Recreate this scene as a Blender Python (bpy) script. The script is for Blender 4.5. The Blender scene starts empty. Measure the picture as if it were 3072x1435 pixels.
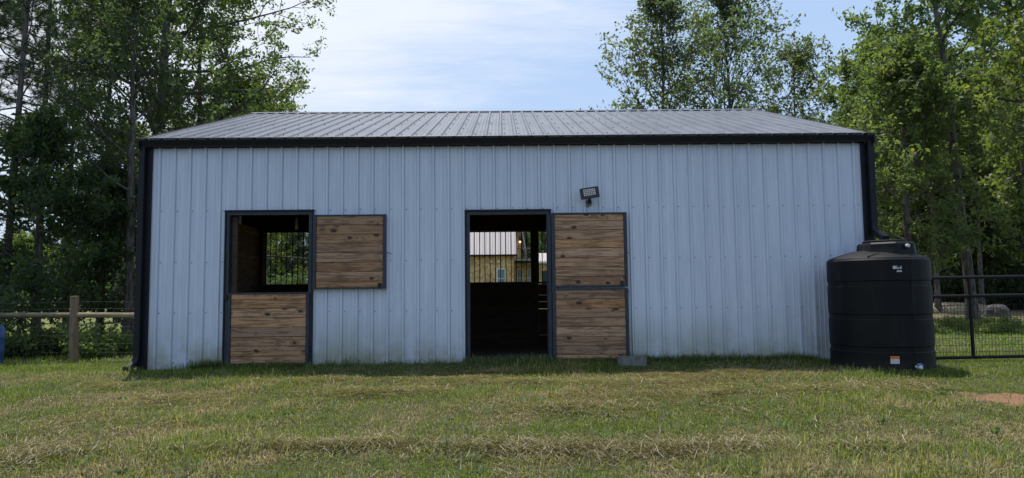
import bpy, bmesh, math, random
import numpy as np
from mathutils import Vector, Matrix
random.seed(7)
RS = np.random.RandomState
S = bpy.context.scene
COL = S.collection
R = math.radians

# ------------------------------------------------------------------ camera
cam_d = bpy.data.cameras.new('camera'); cam = bpy.data.objects.new('camera', cam_d); COL.objects.link(cam)
S.camera = cam
CAM = Vector((-0.1027, -10.5709, 1.0783))
PITCH, ROLL, YAW = 0.0762, -0.0105, 0.013
fw = Vector((math.sin(YAW)*math.cos(PITCH), math.cos(YAW)*math.cos(PITCH), math.sin(PITCH)))
rt = Vector((math.cos(YAW), -math.sin(YAW), 0)); up = rt.cross(fw)
rt2 = rt*math.cos(ROLL)+up*math.sin(ROLL); up2 = up*math.cos(ROLL)-rt*math.sin(ROLL)
cam.matrix_world = Matrix((( rt2.x, up2.x, -fw.x, CAM.x), (rt2.y, up2.y, -fw.y, CAM.y), (rt2.z, up2.z, -fw.z, CAM.z), (0, 0, 0, 1)))
cam_d.sensor_width = 36; cam_d.lens = 2113.64/3072*36
cam_d.clip_end = 2000; cam_d.clip_start = 0.05

# ------------------------------------------------------------------ sky, sun, exposure
SUN_EL, SUN_AZ = 72.5, -22.0          # azimuth from +y (behind the barn) towards -x
W = bpy.data.worlds.new('World'); S.world = W; W.use_nodes = True
nt = W.node_tree; nt.nodes.clear()
def wn(t, **k):
    n = nt.nodes.new(t)
    for a, b in k.items(): setattr(n, a, b)
    return n
wo = wn('ShaderNodeOutputWorld'); bg = wn('ShaderNodeBackground'); sky = wn('ShaderNodeTexSky')
sky.sky_type = 'NISHITA'; sky.sun_disc = False
sky.sun_elevation = R(SUN_EL); sky.sun_rotation = R(SUN_AZ)
sky.air_density = 1.3; sky.dust_density = 1.6; sky.ozone_density = 1.6
bg.inputs['Strength'].default_value = 0.105
tc = wn('ShaderNodeTexCoord'); sx = wn('ShaderNodeSeparateXYZ'); nt.links.new(tc.outputs['Generated'], sx.inputs[0])
def wm(op, a, b=None, c=None, clamp=False):
    n = wn('ShaderNodeMath', operation=op, use_clamp=clamp)
    for i, v in enumerate((a, b, c)):
        if v is None: continue
        if isinstance(v, (int, float)): n.inputs[i].default_value = v
        else: nt.links.new(v, n.inputs[i])
    return n.outputs[0]
zc = wm('MAXIMUM', sx.outputs[2], 0.0)
den = wm('ADD', zc, 0.16)
cb = wn('ShaderNodeCombineXYZ'); nt.links.new(wm('DIVIDE', sx.outputs[0], den), cb.inputs[0]); nt.links.new(wm('DIVIDE', sx.outputs[1], den), cb.inputs[1])
def wnoise(scale, detail, rough, sxyz=(1, 1, 1), dist=0.0, rot=0.0):
    mp = wn('ShaderNodeMapping'); mp.inputs['Scale'].default_value = sxyz; mp.inputs['Rotation'].default_value = (0, 0, rot)
    nt.links.new(cb.outputs[0], mp.inputs[0])
    n = wn('ShaderNodeTexNoise'); n.inputs['Scale'].default_value = scale; n.inputs['Detail'].default_value = detail
    n.inputs['Roughness'].default_value = rough; n.inputs['Distortion'].default_value = dist
    nt.links.new(mp.outputs[0], n.inputs['Vector']); return n.outputs['Fac']
n1 = wnoise(1.3, 5, 0.55, (0.8, 1.3, 1), 0.5, 0.35)
n2 = wnoise(5.5, 8, 0.65, (0.6, 2.2, 1), 0.3, -0.12)
n3 = wnoise(26, 4, 0.6, (0.35, 2.4, 1), 0.6, -0.1)
s0 = wm('SUBTRACT', zc, wm('MULTIPLY_ADD', sx.outputs[0], 0.42, 0.335))
s1 = wm('ADD', s0, wm('MULTIPLY', wm('SUBTRACT', n1, 0.5), 0.34))
s1 = wm('ADD', s1, wm('MULTIPLY', wm('SUBTRACT', n2, 0.5), 0.16))
s1 = wm('ADD', s1, wm('MULTIPLY', wm('SUBTRACT', n3, 0.5), 0.035))
mr = wn('ShaderNodeMapRange', interpolation_type='SMOOTHSTEP'); nt.links.new(s1, mr.inputs[0])
mr.inputs[1].default_value = -0.10; mr.inputs[2].default_value = 0.15; mr.inputs[3].default_value = 0.12; mr.inputs[4].default_value = 0.92
thin = wn('ShaderNodeMapRange', interpolation_type='SMOOTHSTEP'); nt.links.new(sx.outputs[1], thin.inputs[0])
for i_, v_ in enumerate((-0.3, 0.7, 0.25, 1.0)): thin.inputs[i_+1].default_value = v_
mx = wn('ShaderNodeMix', data_type='RGBA'); nt.links.new(wm('MULTIPLY', mr.outputs[0], thin.outputs[0]), mx.inputs[0])
# thin veil of high haze over the physical sky
hs = wn('ShaderNodeMix', data_type='RGBA'); hs.inputs[0].default_value = 0.6
nt.links.new(sky.outputs[0], hs.inputs[6]); hs.inputs[7].default_value = (3.7, 5.5, 8.6, 1)
nt.links.new(hs.outputs[2], mx.inputs[6]); mx.inputs[7].default_value = (7.3, 7.7, 8.5, 1)
nt.links.new(mx.outputs[2], bg.inputs['Color']); nt.links.new(bg.outputs[0], wo.inputs[0])
sun_d = bpy.data.lights.new('sun', 'SUN'); sun_d.energy = 4.4; sun_d.angle = R(0.6); sun_d.color = (1.0, 0.965, 0.90)
sun = bpy.data.objects.new('sun', sun_d); COL.objects.link(sun)
sv = Vector((math.sin(R(SUN_AZ))*math.cos(R(SUN_EL)), math.cos(R(SUN_AZ))*math.cos(R(SUN_EL)), math.sin(R(SUN_EL))))
sun.rotation_euler = sv.to_track_quat('Z', 'Y').to_euler(); sun.location = (0, 0, 30)
S.view_settings.view_transform = 'Standard'; S.view_settings.look = 'None'
S.view_settings.exposure = 0.24; S.view_settings.gamma = 1; S.view_settings.use_curve_mapping = False

# ------------------------------------------------------------------ materials
class NM:
    def __init__(s, name):
        s.m = bpy.data.materials.new(name); s.m.use_nodes = True
        s.t = s.m.node_tree; s.b = s.t.nodes['Principled BSDF']; s.o = s.t.nodes['Material Output']
    def n(s, t, **k):
        n = s.t.nodes.new(t)
        for a, b in k.items(): setattr(n, a, b)
        return n
    def l(s, a, b): s.t.links.new(a, b)
    def math(s, op, a, b=None, c=None, clamp=False):
        n = s.n('ShaderNodeMath', operation=op, use_clamp=clamp)
        for i, v in enumerate((a, b, c)):
            if v is None: continue
            if isinstance(v, (int, float)): n.inputs[i].default_value = v
            else: s.l(v, n.inputs[i])
        return n.outputs[0]
    def coord(s, kind='Object', scale=(1, 1, 1), rand=False):
        if kind == 'World':
            g = s.n('ShaderNodeNewGeometry'); o = g.outputs['Position']
        else:
            g = s.n('ShaderNodeTexCoord'); o = g.outputs[kind]
        if rand:
            oi = s.n('ShaderNodeObjectInfo'); v = s.n('ShaderNodeVectorMath', operation='SCALE')
            v.inputs[0].default_value = (37, 53, 71); s.l(oi.outputs['Random'], v.inputs['Scale'])
            a = s.n('ShaderNodeVectorMath', operation='ADD'); s.l(o, a.inputs[0]); s.l(v.outputs[0], a.inputs[1]); o = a.outputs[0]
        mp = s.n('ShaderNodeMapping'); mp.inputs['Scale'].default_value = scale; s.l(o, mp.inputs[0])
        return mp.outputs[0]
    def noise(s, vec, scale, detail=4, rough=0.5, dist=0):
        n = s.n('ShaderNodeTexNoise'); s.l(vec, n.inputs['Vector'])
        n.inputs['Scale'].default_value = scale; n.inputs['Detail'].default_value = detail
        n.inputs['Roughness'].default_value = rough; n.inputs['Distortion'].default_value = dist
        return n.outputs['Fac']
    def ramp(s, fac, stops):
        r = s.n('ShaderNodeValToRGB'); s.l(fac, r.inputs[0]); e = r.color_ramp.elements
        while len(e) < len(stops): e.new(0.5)
        for i, (p, c) in enumerate(stops):
            e[i].position = p; e[i].color = (c[0], c[1], c[2], 1) if isinstance(c, tuple) else (c, c, c, 1)
        return r.outputs[0]
    def rng(s, v, a, b, c=0.0, d=1.0):
        n = s.n('ShaderNodeMapRange', interpolation_type='SMOOTHSTEP'); s.l(v, n.inputs[0])
        for i, q in enumerate((a, b, c, d)): n.inputs[i+1].default_value = q
        return n.outputs[0]
    def mix(s, f, a, b, mode='MIX'):
        n = s.n('ShaderNodeMix', data_type='RGBA', blend_type=mode)
        if isinstance(f, (int, float)): n.inputs[0].default_value = f
        else: s.l(f, n.inputs[0])
        for i, v in ((6, a), (7, b)):
            if isinstance(v, tuple): n.inputs[i].default_value = (v[0], v[1], v[2], 1)
            else: s.l(v, n.inputs[i])
        return n.outputs[2]
    def bump(s, h, strength=0.3, dist=0.01):
        b = s.n('ShaderNodeBump'); b.inputs['Strength'].default_value = strength; b.inputs['Distance'].default_value = dist
        s.l(h, b.inputs['Height']); s.l(b.outputs[0], s.b.inputs['Normal'])
    def n_z(s, v):
        x = s.n('ShaderNodeSeparateXYZ'); s.l(v, x.inputs[0]); return x.outputs[2]
    def fin(s, col=None, rough=0.6, metal=0.0, spec=0.5):
        if col is not None:
            if isinstance(col, tuple): s.b.inputs['Base Color'].default_value = (col[0], col[1], col[2], 1)
            else: s.l(col, s.b.inputs['Base Color'])
        if isinstance(rough, (int, float)): s.b.inputs['Roughness'].default_value = rough
        else: s.l(rough, s.b.inputs['Roughness'])
        s.b.inputs['Metallic'].default_value = metal; s.b.inputs['Specular IOR Level'].default_value = spec
        return s.m
def simple(name, col, rough=0.6, metal=0.0, var=0.15, scale=8, bump=0.0, spec=0.5):
    q = NM(name); v = q.coord('Object'); f = q.noise(v, scale, 5, 0.6)
    c = q.mix(q.rng(f, 0.3, 0.7), tuple(x*(1-var) for x in col), tuple(min(1, x*(1+var)) for x in col))
    if bump: q.bump(q.noise(v, scale*6, 4, 0.6), bump, 0.004)
    return q.fin(c, rough, metal, spec)

M = {}
# white painted steel siding, algae and splash dirt low down, streaks
q = NM('white_siding'); wv = q.coord('World'); sp = q.n('ShaderNodeSeparateXYZ'); q.l(wv, sp.inputs[0])
st = q.noise(q.coord('World', (9, 9, 0.7)), 1.5, 6, 0.6)
bl = q.noise(wv, 1.1, 6, 0.65)
low = q.math('MULTIPLY', q.rng(sp.outputs[2], 0.95, 0.0), q.rng(q.math('ADD', bl, q.math('MULTIPLY', st, 0.45)), 0.55, 0.85))
base = q.mix(q.rng(st, 0.3, 0.7), (0.52, 0.575, 0.665), (0.60, 0.65, 0.735))
c = q.mix(q.math('MULTIPLY', low, 0.75), base, (0.27, 0.30, 0.21))
edge = q.math('MULTIPLY', q.rng(sp.outputs[2], 3.16, 3.32), q.rng(st, 0.2, 0.75))
c = q.mix(q.math('MULTIPLY', edge, 0.35), c, (0.45, 0.43, 0.38))
gr = q.math('MULTIPLY', q.rng(sp.outputs[2], 0.42, 0.02), q.rng(bl, 0.3, 0.6))
c = q.mix(q.math('MULTIPLY', gr, 0.8), c, (0.30, 0.29, 0.21))
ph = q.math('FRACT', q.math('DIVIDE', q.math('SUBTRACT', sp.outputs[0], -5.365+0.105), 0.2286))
foot = q.math('MAXIMUM', q.rng(q.math('ABSOLUTE', q.math('SUBTRACT', ph, 0.105)), 0.030, 0.006), q.math('MULTIPLY', q.rng(q.math('ABSOLUTE', q.math('SUBTRACT', ph, 0.895)), 0.026, 0.006), 0.55))  # rib shading painted into the base colour, dark lines at each rib's feet
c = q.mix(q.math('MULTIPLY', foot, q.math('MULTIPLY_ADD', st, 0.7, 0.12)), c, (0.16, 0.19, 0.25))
oi = q.n('ShaderNodeObjectInfo'); hv = q.n('ShaderNodeHueSaturation'); q.l(c, hv.inputs['Color']); q.l(q.math('MULTIPLY_ADD', oi.outputs['Random'], 0.06, 0.97), hv.inputs['Value']); c = hv.outputs[0]
strk = q.rng(q.noise(q.coord('World', (22, 22, 0.45)), 1.0, 5, 0.7), 0.56, 0.74); c = q.mix(q.math('MULTIPLY', strk, 0.22), c, (0.30, 0.33, 0.36))
fl = q.rng(q.noise(wv, 34, 2, 0.5), 0.71, 0.76)
c = q.mix(q.math('MULTIPLY', fl, 0.35), c, (0.2, 0.22, 0.2))
q.bump(q.noise(q.coord('World', (1.5, 1, 0.8)), 4, 3, 0.5), 0.12, 0.02)
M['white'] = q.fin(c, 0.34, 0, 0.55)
q = NM('roof_metal'); wv = q.coord('World')
f = q.noise(q.coord('World', (1, 0.25, 1)), 3.0, 6, 0.65); g = q.noise(wv, 14, 4, 0.6)
c = q.mix(q.rng(f, 0.3, 0.7), (0.028, 0.042, 0.070), (0.070, 0.088, 0.125)); c = q.mix(q.math('MULTIPLY', q.rng(g, 0.5, 0.8), 0.4), c, (0.12, 0.13, 0.155))
q.bump(q.noise(wv, 5, 3, 0.5), 0.15, 0.02)
M['roof'] = q.fin(c, q.rng(g, 0.2, 0.8, 0.34, 0.5), 0.0, 0.55)
M['black'] = simple('black_trim_metal', (0.0065, 0.008, 0.012), 0.5, 0.0, 0.2, 5, 0, 0.3)
M['steel'] = simple('dark_door_steel', (0.026, 0.034, 0.046), 0.5, 0.2, 0.25, 12, 0.1)
M['bar'] = simple('black_bar_metal', (0.008, 0.008, 0.009), 0.6)
M['gatemetal'] = simple('black_gate_paint', (0.004, 0.0045, 0.005), 0.5, 0, 0.1, 8, 0, 0.3)
def wood(name, c0, c1, dark, knots=True, axis=0, rough=0.85):
    q = NM(name)
    tcn = q.coord('Object', (1, 1, 1), rand=True)
    # knots : sparse voronoi cells
    vo = q.n('ShaderNodeTexVoronoi'); mp = q.n('ShaderNodeMapping')
    mp.inputs['Scale'].default_value = (4.6, 1.0, 7.5) if axis == 0 else ((1.0, 4.6, 7.5) if axis == 1 else (7, 7, 3.4))
    q.l(tcn, mp.inputs[0]); q.l(mp.outputs[0], vo.inputs['Vector']); vo.inputs['Scale'].default_value = 1.0
    sv_ = q.n('ShaderNodeSeparateColor'); q.l(vo.outputs['Color'], sv_.inputs[0]); dd = q.math('ADD', vo.outputs['Distance'], q.rng(sv_.outputs[0], 0.25, 0.75, 0.0, 0.26)); swirl = q.rng(dd, 0.45, 0.05)
    long = {0: (1.1, 9, 17), 1: (9, 1.1, 17), 2: (20, 20, 1.2)}[axis]
    mg = q.n('ShaderNodeMapping'); mg.inputs['Scale'].default_value = long; q.l(tcn, mg.inputs[0])
    off = q.n('ShaderNodeVectorMath', operation='ADD'); q.l(mg.outputs[0], off.inputs[0])
    cc = q.n('ShaderNodeCombineXYZ')
    sw = q.math('MULTIPLY', swirl, 1.3)
    for i in range(3): q.l(sw, cc.inputs[i])
    q.l(cc.outputs[0], off.inputs[1])
    g = q.noise(off.outputs[0], 1.0, 5, 0.6, 0.6)
    g2 = q.noise(tcn, 3.0, 3, 0.5)
    band = q.math('PINGPONG', q.math('MULTIPLY', g, 9.0), 1.0); band = q.rng(band, 0.05, 0.75)
    c = q.mix(q.math('MULTIPLY_ADD', band, 0.75, q.math('MULTIPLY', g2, 0.35)), c0, c1)
    oi = q.n('ShaderNodeObjectInfo'); hv = q.n('ShaderNodeHueSaturation'); q.l(c, hv.inputs['Color'])
    q.l(q.math('MULTIPLY_ADD', oi.outputs['Random'], 0.42, 0.76), hv.inputs['Value'])
    q.l(q.math('MULTIPLY_ADD', q.math('FRACT', q.math('MULTIPLY', oi.outputs['Random'], 7.3)), 0.25, 1.0), hv.inputs['Saturation'])
    c = hv.outputs[0]
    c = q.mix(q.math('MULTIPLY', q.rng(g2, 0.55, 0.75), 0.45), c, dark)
    if knots:
        k = q.rng(q.math('ADD', dd, q.math('MULTIPLY', q.math('SUBTRACT', q.noise(tcn, 40, 3, 0.6), 0.5), 0.22)), 0.25, 0.13)
        c = q.mix(q.math('MULTIPLY', q.rng(dd, 0.34, 0.12), 0.45), c, tuple(x*0.6 for x in c0)); c = q.mix(q.math('MULTIPLY', k, 0.85), c, dark)
    q.bump(g, 0.35, 0.004)
    return q.fin(c, rough, 0, 0.25)
M['pine'] = wood('weathered_pine_boards', (0.165, 0.098, 0.062), (0.45, 0.288, 0.182), (0.035, 0.025, 0.020))
M['pine_y'] = wood('stall_lining_boards', (0.22, 0.14, 0.09), (0.42, 0.29, 0.19), (0.06, 0.045, 0.036), True, 1)
M['postwood'] = wood('round_fence_wood', (0.13, 0.095, 0.06), (0.25, 0.19, 0.12), (0.04, 0.03, 0.02), False, 2)
M['railwood'] = wood('round_rail_wood', (0.13, 0.11, 0.075), (0.25, 0.21, 0.14), (0.04, 0.035, 0.025), False, 0)
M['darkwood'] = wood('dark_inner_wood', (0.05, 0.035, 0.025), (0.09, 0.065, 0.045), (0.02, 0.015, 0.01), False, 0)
M['farfence'] = wood('brown_fence_boards', (0.09, 0.065, 0.05), (0.16, 0.12, 0.09), (0.03, 0.02, 0.02), False, 0)
M['palefence'] = simple('pale_fence_paint', (0.32, 0.31, 0.30), 0.7)
M['plastic'] = None
q = NM('black_tank_plastic'); ov = q.coord('Object')
f = q.noise(ov, 2.4, 6, 0.7); g = q.noise(q.coord('Object', (1, 1, 0.15)), 9, 5, 0.6)
c = q.mix(q.rng(f, 0.35, 0.75), (0.003, 0.0034, 0.004), (0.006, 0.0066, 0.0073)); c = q.mix(q.math('MULTIPLY', q.rng(g, 0.5, 0.75), 0.30), c, (0.026, 0.028, 0.028)); c = q.mix(q.math('MULTIPLY', q.rng(q.math('ADD', q.math('MULTIPLY', f, 0.3), q.n_z(ov)), 0.34, 0.12), 0.5), c, (0.05, 0.042, 0.034))
q.bump(q.noise(ov, 60, 3, 0.6), 0.15, 0.003)
M['plastic'] = q.fin(c, 0.55, 0, 0.2)
M['concrete'] = simple('grey_concrete', (0.135, 0.14, 0.125), 0.95, 0, 0.35, 14, 0.5)
M['boulder'] = simple('grey_stone', (0.08, 0.077, 0.078), 0.95, 0, 0.3, 5, 0.5)
M['blue'] = simple('blue_barrel_plastic', (0.03, 0.10, 0.26), 0.4, 0, 0.2, 6)
M['pvc'] = simple('white_pvc', (0.62, 0.62, 0.55), 0.4)
M['bluehandle'] = simple('blue_valve_handle', (0.08, 0.17, 0.5), 0.4)
M['orange'] = simple('orange_print', (0.75, 0.22, 0.06), 0.6)
M['labelwhite'] = simple('label_paper', (0.62, 0.64, 0.68), 0.6)
M['ink'] = simple('black_ink', (0.03, 0.02, 0.02), 0.7)
M['inkgrey'] = simple('grey_ink', (0.3, 0.33, 0.38), 0.7)
q = NM('torn_paper'); f = q.noise(q.coord('Object', (1, 1, 1)), 26, 3, 0.6)
c = q.mix(q.rng(f, 0.42, 0.5), (0.014, 0.015, 0.017), (0.5, 0.5, 0.52)); M['torn'] = q.fin(c, 0.7)
M['housing'] = simple('dark_lamp_housing', (0.014, 0.015, 0.018), 0.45)
M['greycast'] = simple('grey_cast_metal', (0.13, 0.135, 0.13), 0.5)
M['lens'] = simple('pale_led_lens', (0.62, 0.60, 0.56), 0.25)
M['galv'] = simple('galvanised_wire', (0.16, 0.16, 0.15), 0.5, 0.4)
M['shake'] = None
q = NM('cedar_shakes'); f = q.n('ShaderNodeAttribute'); f.attribute_name = 'rnd'
c = q.ramp(f.outputs['Fac'], [(0, (0.38, 0.23, 0.11)), (0.5, (0.58, 0.39, 0.18)), (1, (0.72, 0.52, 0.26))])
M['shake'] = q.fin(c, 0.85)
q = NM('house_roof'); M['hroof'] = q.fin((0.36, 0.32, 0.32), 0.5)
M['wtrim'] = simple('white_house_trim', (0.7, 0.7, 0.7), 0.6)
q = NM('window_glass'); M['glass'] = q.fin((0.03, 0.05, 0.055), 0.08, 0, 0.8)
M['pane'] = simple('pane_with_blind', (0.16, 0.22, 0.22), 0.15)
q = NM('lamp_glow'); q.b.inputs['Emission Color'].default_value = (1, 0.5, 0.35, 1); q.b.inputs['Emission Strength'].default_value = 2.5; M['glow'] = q.fin((0.8, 0.5, 0.4), 0.5)
q = NM('bark'); v = q.coord('Object', (1, 1, 0.22), rand=True)
f = q.noise(v, 16, 6, 0.65, 0.4); f2 = q.noise(q.coord('Object'), 1.6, 4, 0.6)
c = q.mix(q.rng(f, 0.35, 0.65), (0.045, 0.038, 0.032), (0.17, 0.145, 0.125)); c = q.mix(q.math('MULTIPLY', q.rng(f2, 0.5, 0.7), 0.35), c, (0.17, 0.185, 0.165))
q.bump(f, 0.7, 0.02); M['bark'] = q.fin(c, 0.95, 0, 0.2)
def leafmat(name, tint=1.0, trans=0.5, rough=0.5):
    q = NM(name); a = q.n('ShaderNodeAttribute'); a.attribute_name = 'col'
    oi = q.n('ShaderNodeObjectInfo'); hv = q.n('ShaderNodeHueSaturation'); q.l(a.outputs['Color'], hv.inputs['Color'])
    q.l(q.math('MULTIPLY_ADD', oi.outputs['Random'], 0.30, 0.85*tint), hv.inputs['Value'])
    q.l(q.math('MULTIPLY_ADD', q.math('FRACT', q.math('MULTIPLY', oi.outputs['Random'], 5.1)), 0.03, 0.487), hv.inputs['Hue'])
    q.fin(hv.outputs[0], rough, 0, 0.35)
    tr = q.n('ShaderNodeBsdfTranslucent'); tc_ = q.mix(1.0, hv.outputs[0], (1.25, 1.35, 0.55), 'MULTIPLY'); q.l(tc_, tr.inputs[0])
    ms = q.n('ShaderNodeMixShader'); ms.inputs[0].default_value = trans
    q.l(q.b.outputs[0], ms.inputs[1]); q.l(tr.outputs[0], ms.inputs[2]); q.l(ms.outputs[0], q.o.inputs['Surface'])
    return q.m
M['leaf'] = leafmat('broad_leaves', 1.08, 0.58); M['needle'] = leafmat('pine_needles', 0.9, 0.3)
M['grass'] = leafmat('grass_blades', 1.0, 0.4, 0.6); M['straw'] = leafmat('dry_straw', 1.0, 0.3, 0.8)
# ground
q = NM('meadow_ground'); wv = q.coord('World'); sp = q.n('ShaderNodeSeparateXYZ'); q.l(wv, sp.inputs[0])
a1 = q.noise(wv, 0.55, 6, 0.6); a2 = q.noise(wv, 5.0, 6, 0.7); a3 = q.noise(wv, 45, 4, 0.7)
g = q.mix(q.rng(a2, 0.3, 0.7), (0.022, 0.028, 0.010), (0.045, 0.055, 0.018))
d = q.mix(q.rng(a3, 0.3, 0.7), (0.045, 0.036, 0.024), (0.10, 0.085, 0.055))
near = q.mix(q.rng(q.math('ADD', a1, q.math('MULTIPLY', q.math('SUBTRACT', a2, 0.5), 0.6)), 0.42, 0.6), d, g)
far = q.mix(q.rng(a1, 0.35, 0.65), (0.12, 0.135, 0.045), (0.17, 0.185, 0.065))
far = q.mix(q.math('MULTIPLY', q.rng(a3, 0.3, 0.7), 0.4), far, (0.09, 0.10, 0.035))
c = q.mix(q.rng(sp.outputs[1], 1.0, 14.0), near, far)
# forest litter to the right of the barn
lit = q.math('MULTIPLY', q.rng(sp.outputs[0], 6.0, 12.0), q.rng(q.math('ADD', sp.outputs[1], q.math('MULTIPLY', a1, 6)), 9.0, 13.0))
c = q.mix(q.math('MULTIPLY', lit, 0.75), c, q.mix(q.rng(a2, 0.35, 0.65), (0.10, 0.075, 0.05), (0.16, 0.125, 0.085)))
# bare red clay in the lower right
dx = q.math('DIVIDE', q.math('SUBTRACT', sp.outputs[0], 5.60), 1.05); dy = q.math('DIVIDE', q.math('ADD', q.math('MULTIPLY_ADD', q.math('SUBTRACT', sp.outputs[0], 5.60), 0.45, sp.outputs[1]), 3.42), 0.48)
rr = q.math('SQRT', q.math('ADD', q.math('MULTIPLY', dx, dx), q.math('MULTIPLY', dy, dy)))
clay = q.rng(q.math('ADD', rr, q.math('MULTIPLY', q.math('SUBTRACT', a2, 0.5), 2.6)), 1.0, 0.7)
c = q.mix(clay, c, q.mix(q.rng(a3, 0.3, 0.7), (0.17, 0.090, 0.052), (0.25, 0.14, 0.085)))
q.bump(q.math('ADD', a2, q.math('MULTIPLY', a3, 0.5)), 0.6, 0.05)
M['ground'] = q.fin(c, 0.95, 0, 0.15)
M['dirt'] = simple('stall_dirt', (0.11, 0.08, 0.06), 1.0, 0, 0.35, 6, 0.6)
M['sand'] = simple('pale_sand', (0.30, 0.225, 0.14), 1.0, 0, 0.2, 4, 0.4)

# ------------------------------------------------------------------ helpers
class MB:
    """collects boxes, tubes and polygons into one mesh"""
    def __init__(s): s.v = []; s.f = []
    def poly(s, pts, faces):
        b = len(s.v); s.v += [tuple(p) for p in pts]; s.f += [tuple(b+i for i in f) for f in faces]; return s
    def box(s, x0, x1, y0, y1, z0, z1):
        return s.poly([(x0, y0, z0), (x1, y0, z0), (x1, y1, z0), (x0, y1, z0), (x0, y0, z1), (x1, y0, z1), (x1, y1, z1), (x0, y1, z1)],
                      [(0, 3, 2, 1), (4, 5, 6, 7), (0, 1, 5, 4), (1, 2, 6, 5), (2, 3, 7, 6), (3, 0, 4, 7)])
    def tube(s, pts, rad, n=8, cap=True):
        P = [Vector(p) for p in pts]; rad = rad if isinstance(rad, (list, tuple)) else [rad]*len(P)
        b = len(s.v); last = None
        for i, p in enumerate(P):
            d = (P[min(i+1, len(P)-1)]-P[max(i-1, 0)]).normalized()
            a = last if last is not None else (Vector((0, 0, 1)) if abs(d.z) < 0.9 else Vector((1, 0, 0)))
            u = (a-d*a.dot(d)).normalized(); w = d.cross(u); last = u
            for k in range(n):
                t = 2*math.pi*k/n; s.v.append(tuple(p+(u*math.cos(t)+w*math.sin(t))*rad[i]))
        for i in range(len(P)-1):
            for k in range(n):
                k2 = (k+1) % n; s.f.append((b+i*n+k, b+i*n+k2, b+(i+1)*n+k2, b+(i+1)*n+k))
        if cap:
            s.f.append(tuple(b+k for k in reversed(range(n)))); e = b+(len(P)-1)*n; s.f.append(tuple(e+k for k in range(n)))
        return s
    def rectube(s, pts, hw, hd):
        """rectangular tube along pts lying in a plane of constant y-ish; hw half width in x, hd half depth"""
        P = [Vector(p) for p in pts]; b = len(s.v)
        for i, p in enumerate(P):
            d = (P[min(i+1, len(P)-1)]-P[max(i-1, 0)]).normalized(); u = Vector((1, 0, 0)); u = (u-d*u.dot(d))
            u = u.normalized() if u.length > 0.2 else Vector((0, 0, 1)); w = d.cross(u).normalized()
            for a, c in ((-1, -1), (1, -1), (1, 1), (-1, 1)): s.v.append(tuple(p+u*hw*a+w*hd*c))
        for i in range(len(P)-1):
            for k in range(4):
                k2 = (k+1) % 4; s.f.append((b+i*4+k, b+i*4+k2, b+(i+1)*4+k2, b+(i+1)*4+k))
        s.f.append((b+3, b+2, b+1, b)); e = b+(len(P)-1)*4; s.f.append((e, e+1, e+2, e+3)); return s
    def lathe(s, prof, c, n=48):
        b = len(s.v)
        for r, z in prof:
            for k in range(n):
                t = 2*math.pi*k/n; s.v.append((c[0]+r*math.cos(t), c[1]+r*math.sin(t), c[2]+z))
        for i in range(len(prof)-1):
            for k in range(n):
                k2 = (k+1) % n; s.f.append((b+i*n+k, b+i*n+k2, b+(i+1)*n+k2, b+(i+1)*n+k))
        s.f.append(tuple(b+k for k in reversed(range(n)))); e = b+(len(prof)-1)*n; s.f.append(tuple(e+k for k in range(n))); return s
    def build(s, name, mat, parent=None, smooth=False, bevel=0.0, label=None, loc=None):
        me = bpy.data.meshes.new(name)
        vs = s.v
        o = bpy.data.objects.new(name, me)
        if loc is not None:
            vs = [(a-loc[0], b-loc[1], c-loc[2]) for a, b, c in vs]; o.location = loc
        me.from_pydata(vs, [], s.f); me.materials.append(mat)
        if smooth: me.polygons.foreach_set('use_smooth', [True]*len(me.polygons))
        COL.objects.link(o)
        if parent is not None:
            o.parent = parent
            o.matrix_parent_inverse = Matrix.Translation(-Vector(WL(parent)))
        if bevel:
            bm = bmesh.new(); bm.from_mesh(me); bmesh.ops.remove_doubles(bm, verts=bm.verts, dist=1e-5)
            es = [e for e in bm.edges if len(e.link_faces) == 2 and e.calc_face_angle(0) > 0.6]
            bmesh.ops.bevel(bm, geom=es, offset=bevel, segments=2, profile=0.6, affect='EDGES'); bm.to_mesh(me); bm.free()
        if label: o['label'] = label
        return o
def WL(o):
    p = Vector(o.location)
    return p if o.parent is None else p   # things are placed unrotated; parts are written in world coordinates
def tag(o, label=None, cat=None, group=None, kind=None):
    for k, v in (('label', label), ('category', cat), ('group', group), ('kind', kind)):
        if v: o[k] = v
    return o
def thing(name, label, cat, loc=(0, 0, 0), group=None):
    o = bpy.data.objects.new(name, None); o.location = loc; o.empty_display_size = 0.2; COL.objects.link(o)
    return tag(o, label, cat, group)
def smooth_edges(o, ang=35):
    me = o.data; me.polygons.foreach_set('use_smooth', [True]*len(me.polygons))
    try: me.set_sharp_from_angle(angle=R(ang))
    except Exception: pass
def mesh_np(name, verts, faces, mat, cols=None, loops=None, nside=4):
    """verts (N,3), faces (F,nside) numpy"""
    me = bpy.data.meshes.new(name); n = len(verts); F = len(faces)
    me.vertices.add(n); me.vertices.foreach_set('co', np.asarray(verts, np.float32).ravel())
    me.loops.add(F*nside); me.loops.foreach_set('vertex_index', np.asarray(faces, np.int32).ravel())
    me.polygons.add(F); me.polygons.foreach_set('loop_start', np.arange(0, F*nside, nside, dtype=np.int32))
    me.update(calc_edges=True)
    if cols is not None:
        a = me.attributes.new('col', 'FLOAT_COLOR', 'POINT'); c = np.ones((n, 4), np.float32); c[:, :3] = cols; a.data.foreach_set('color', c.ravel())
    me.materials.append(mat); return me

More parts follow.
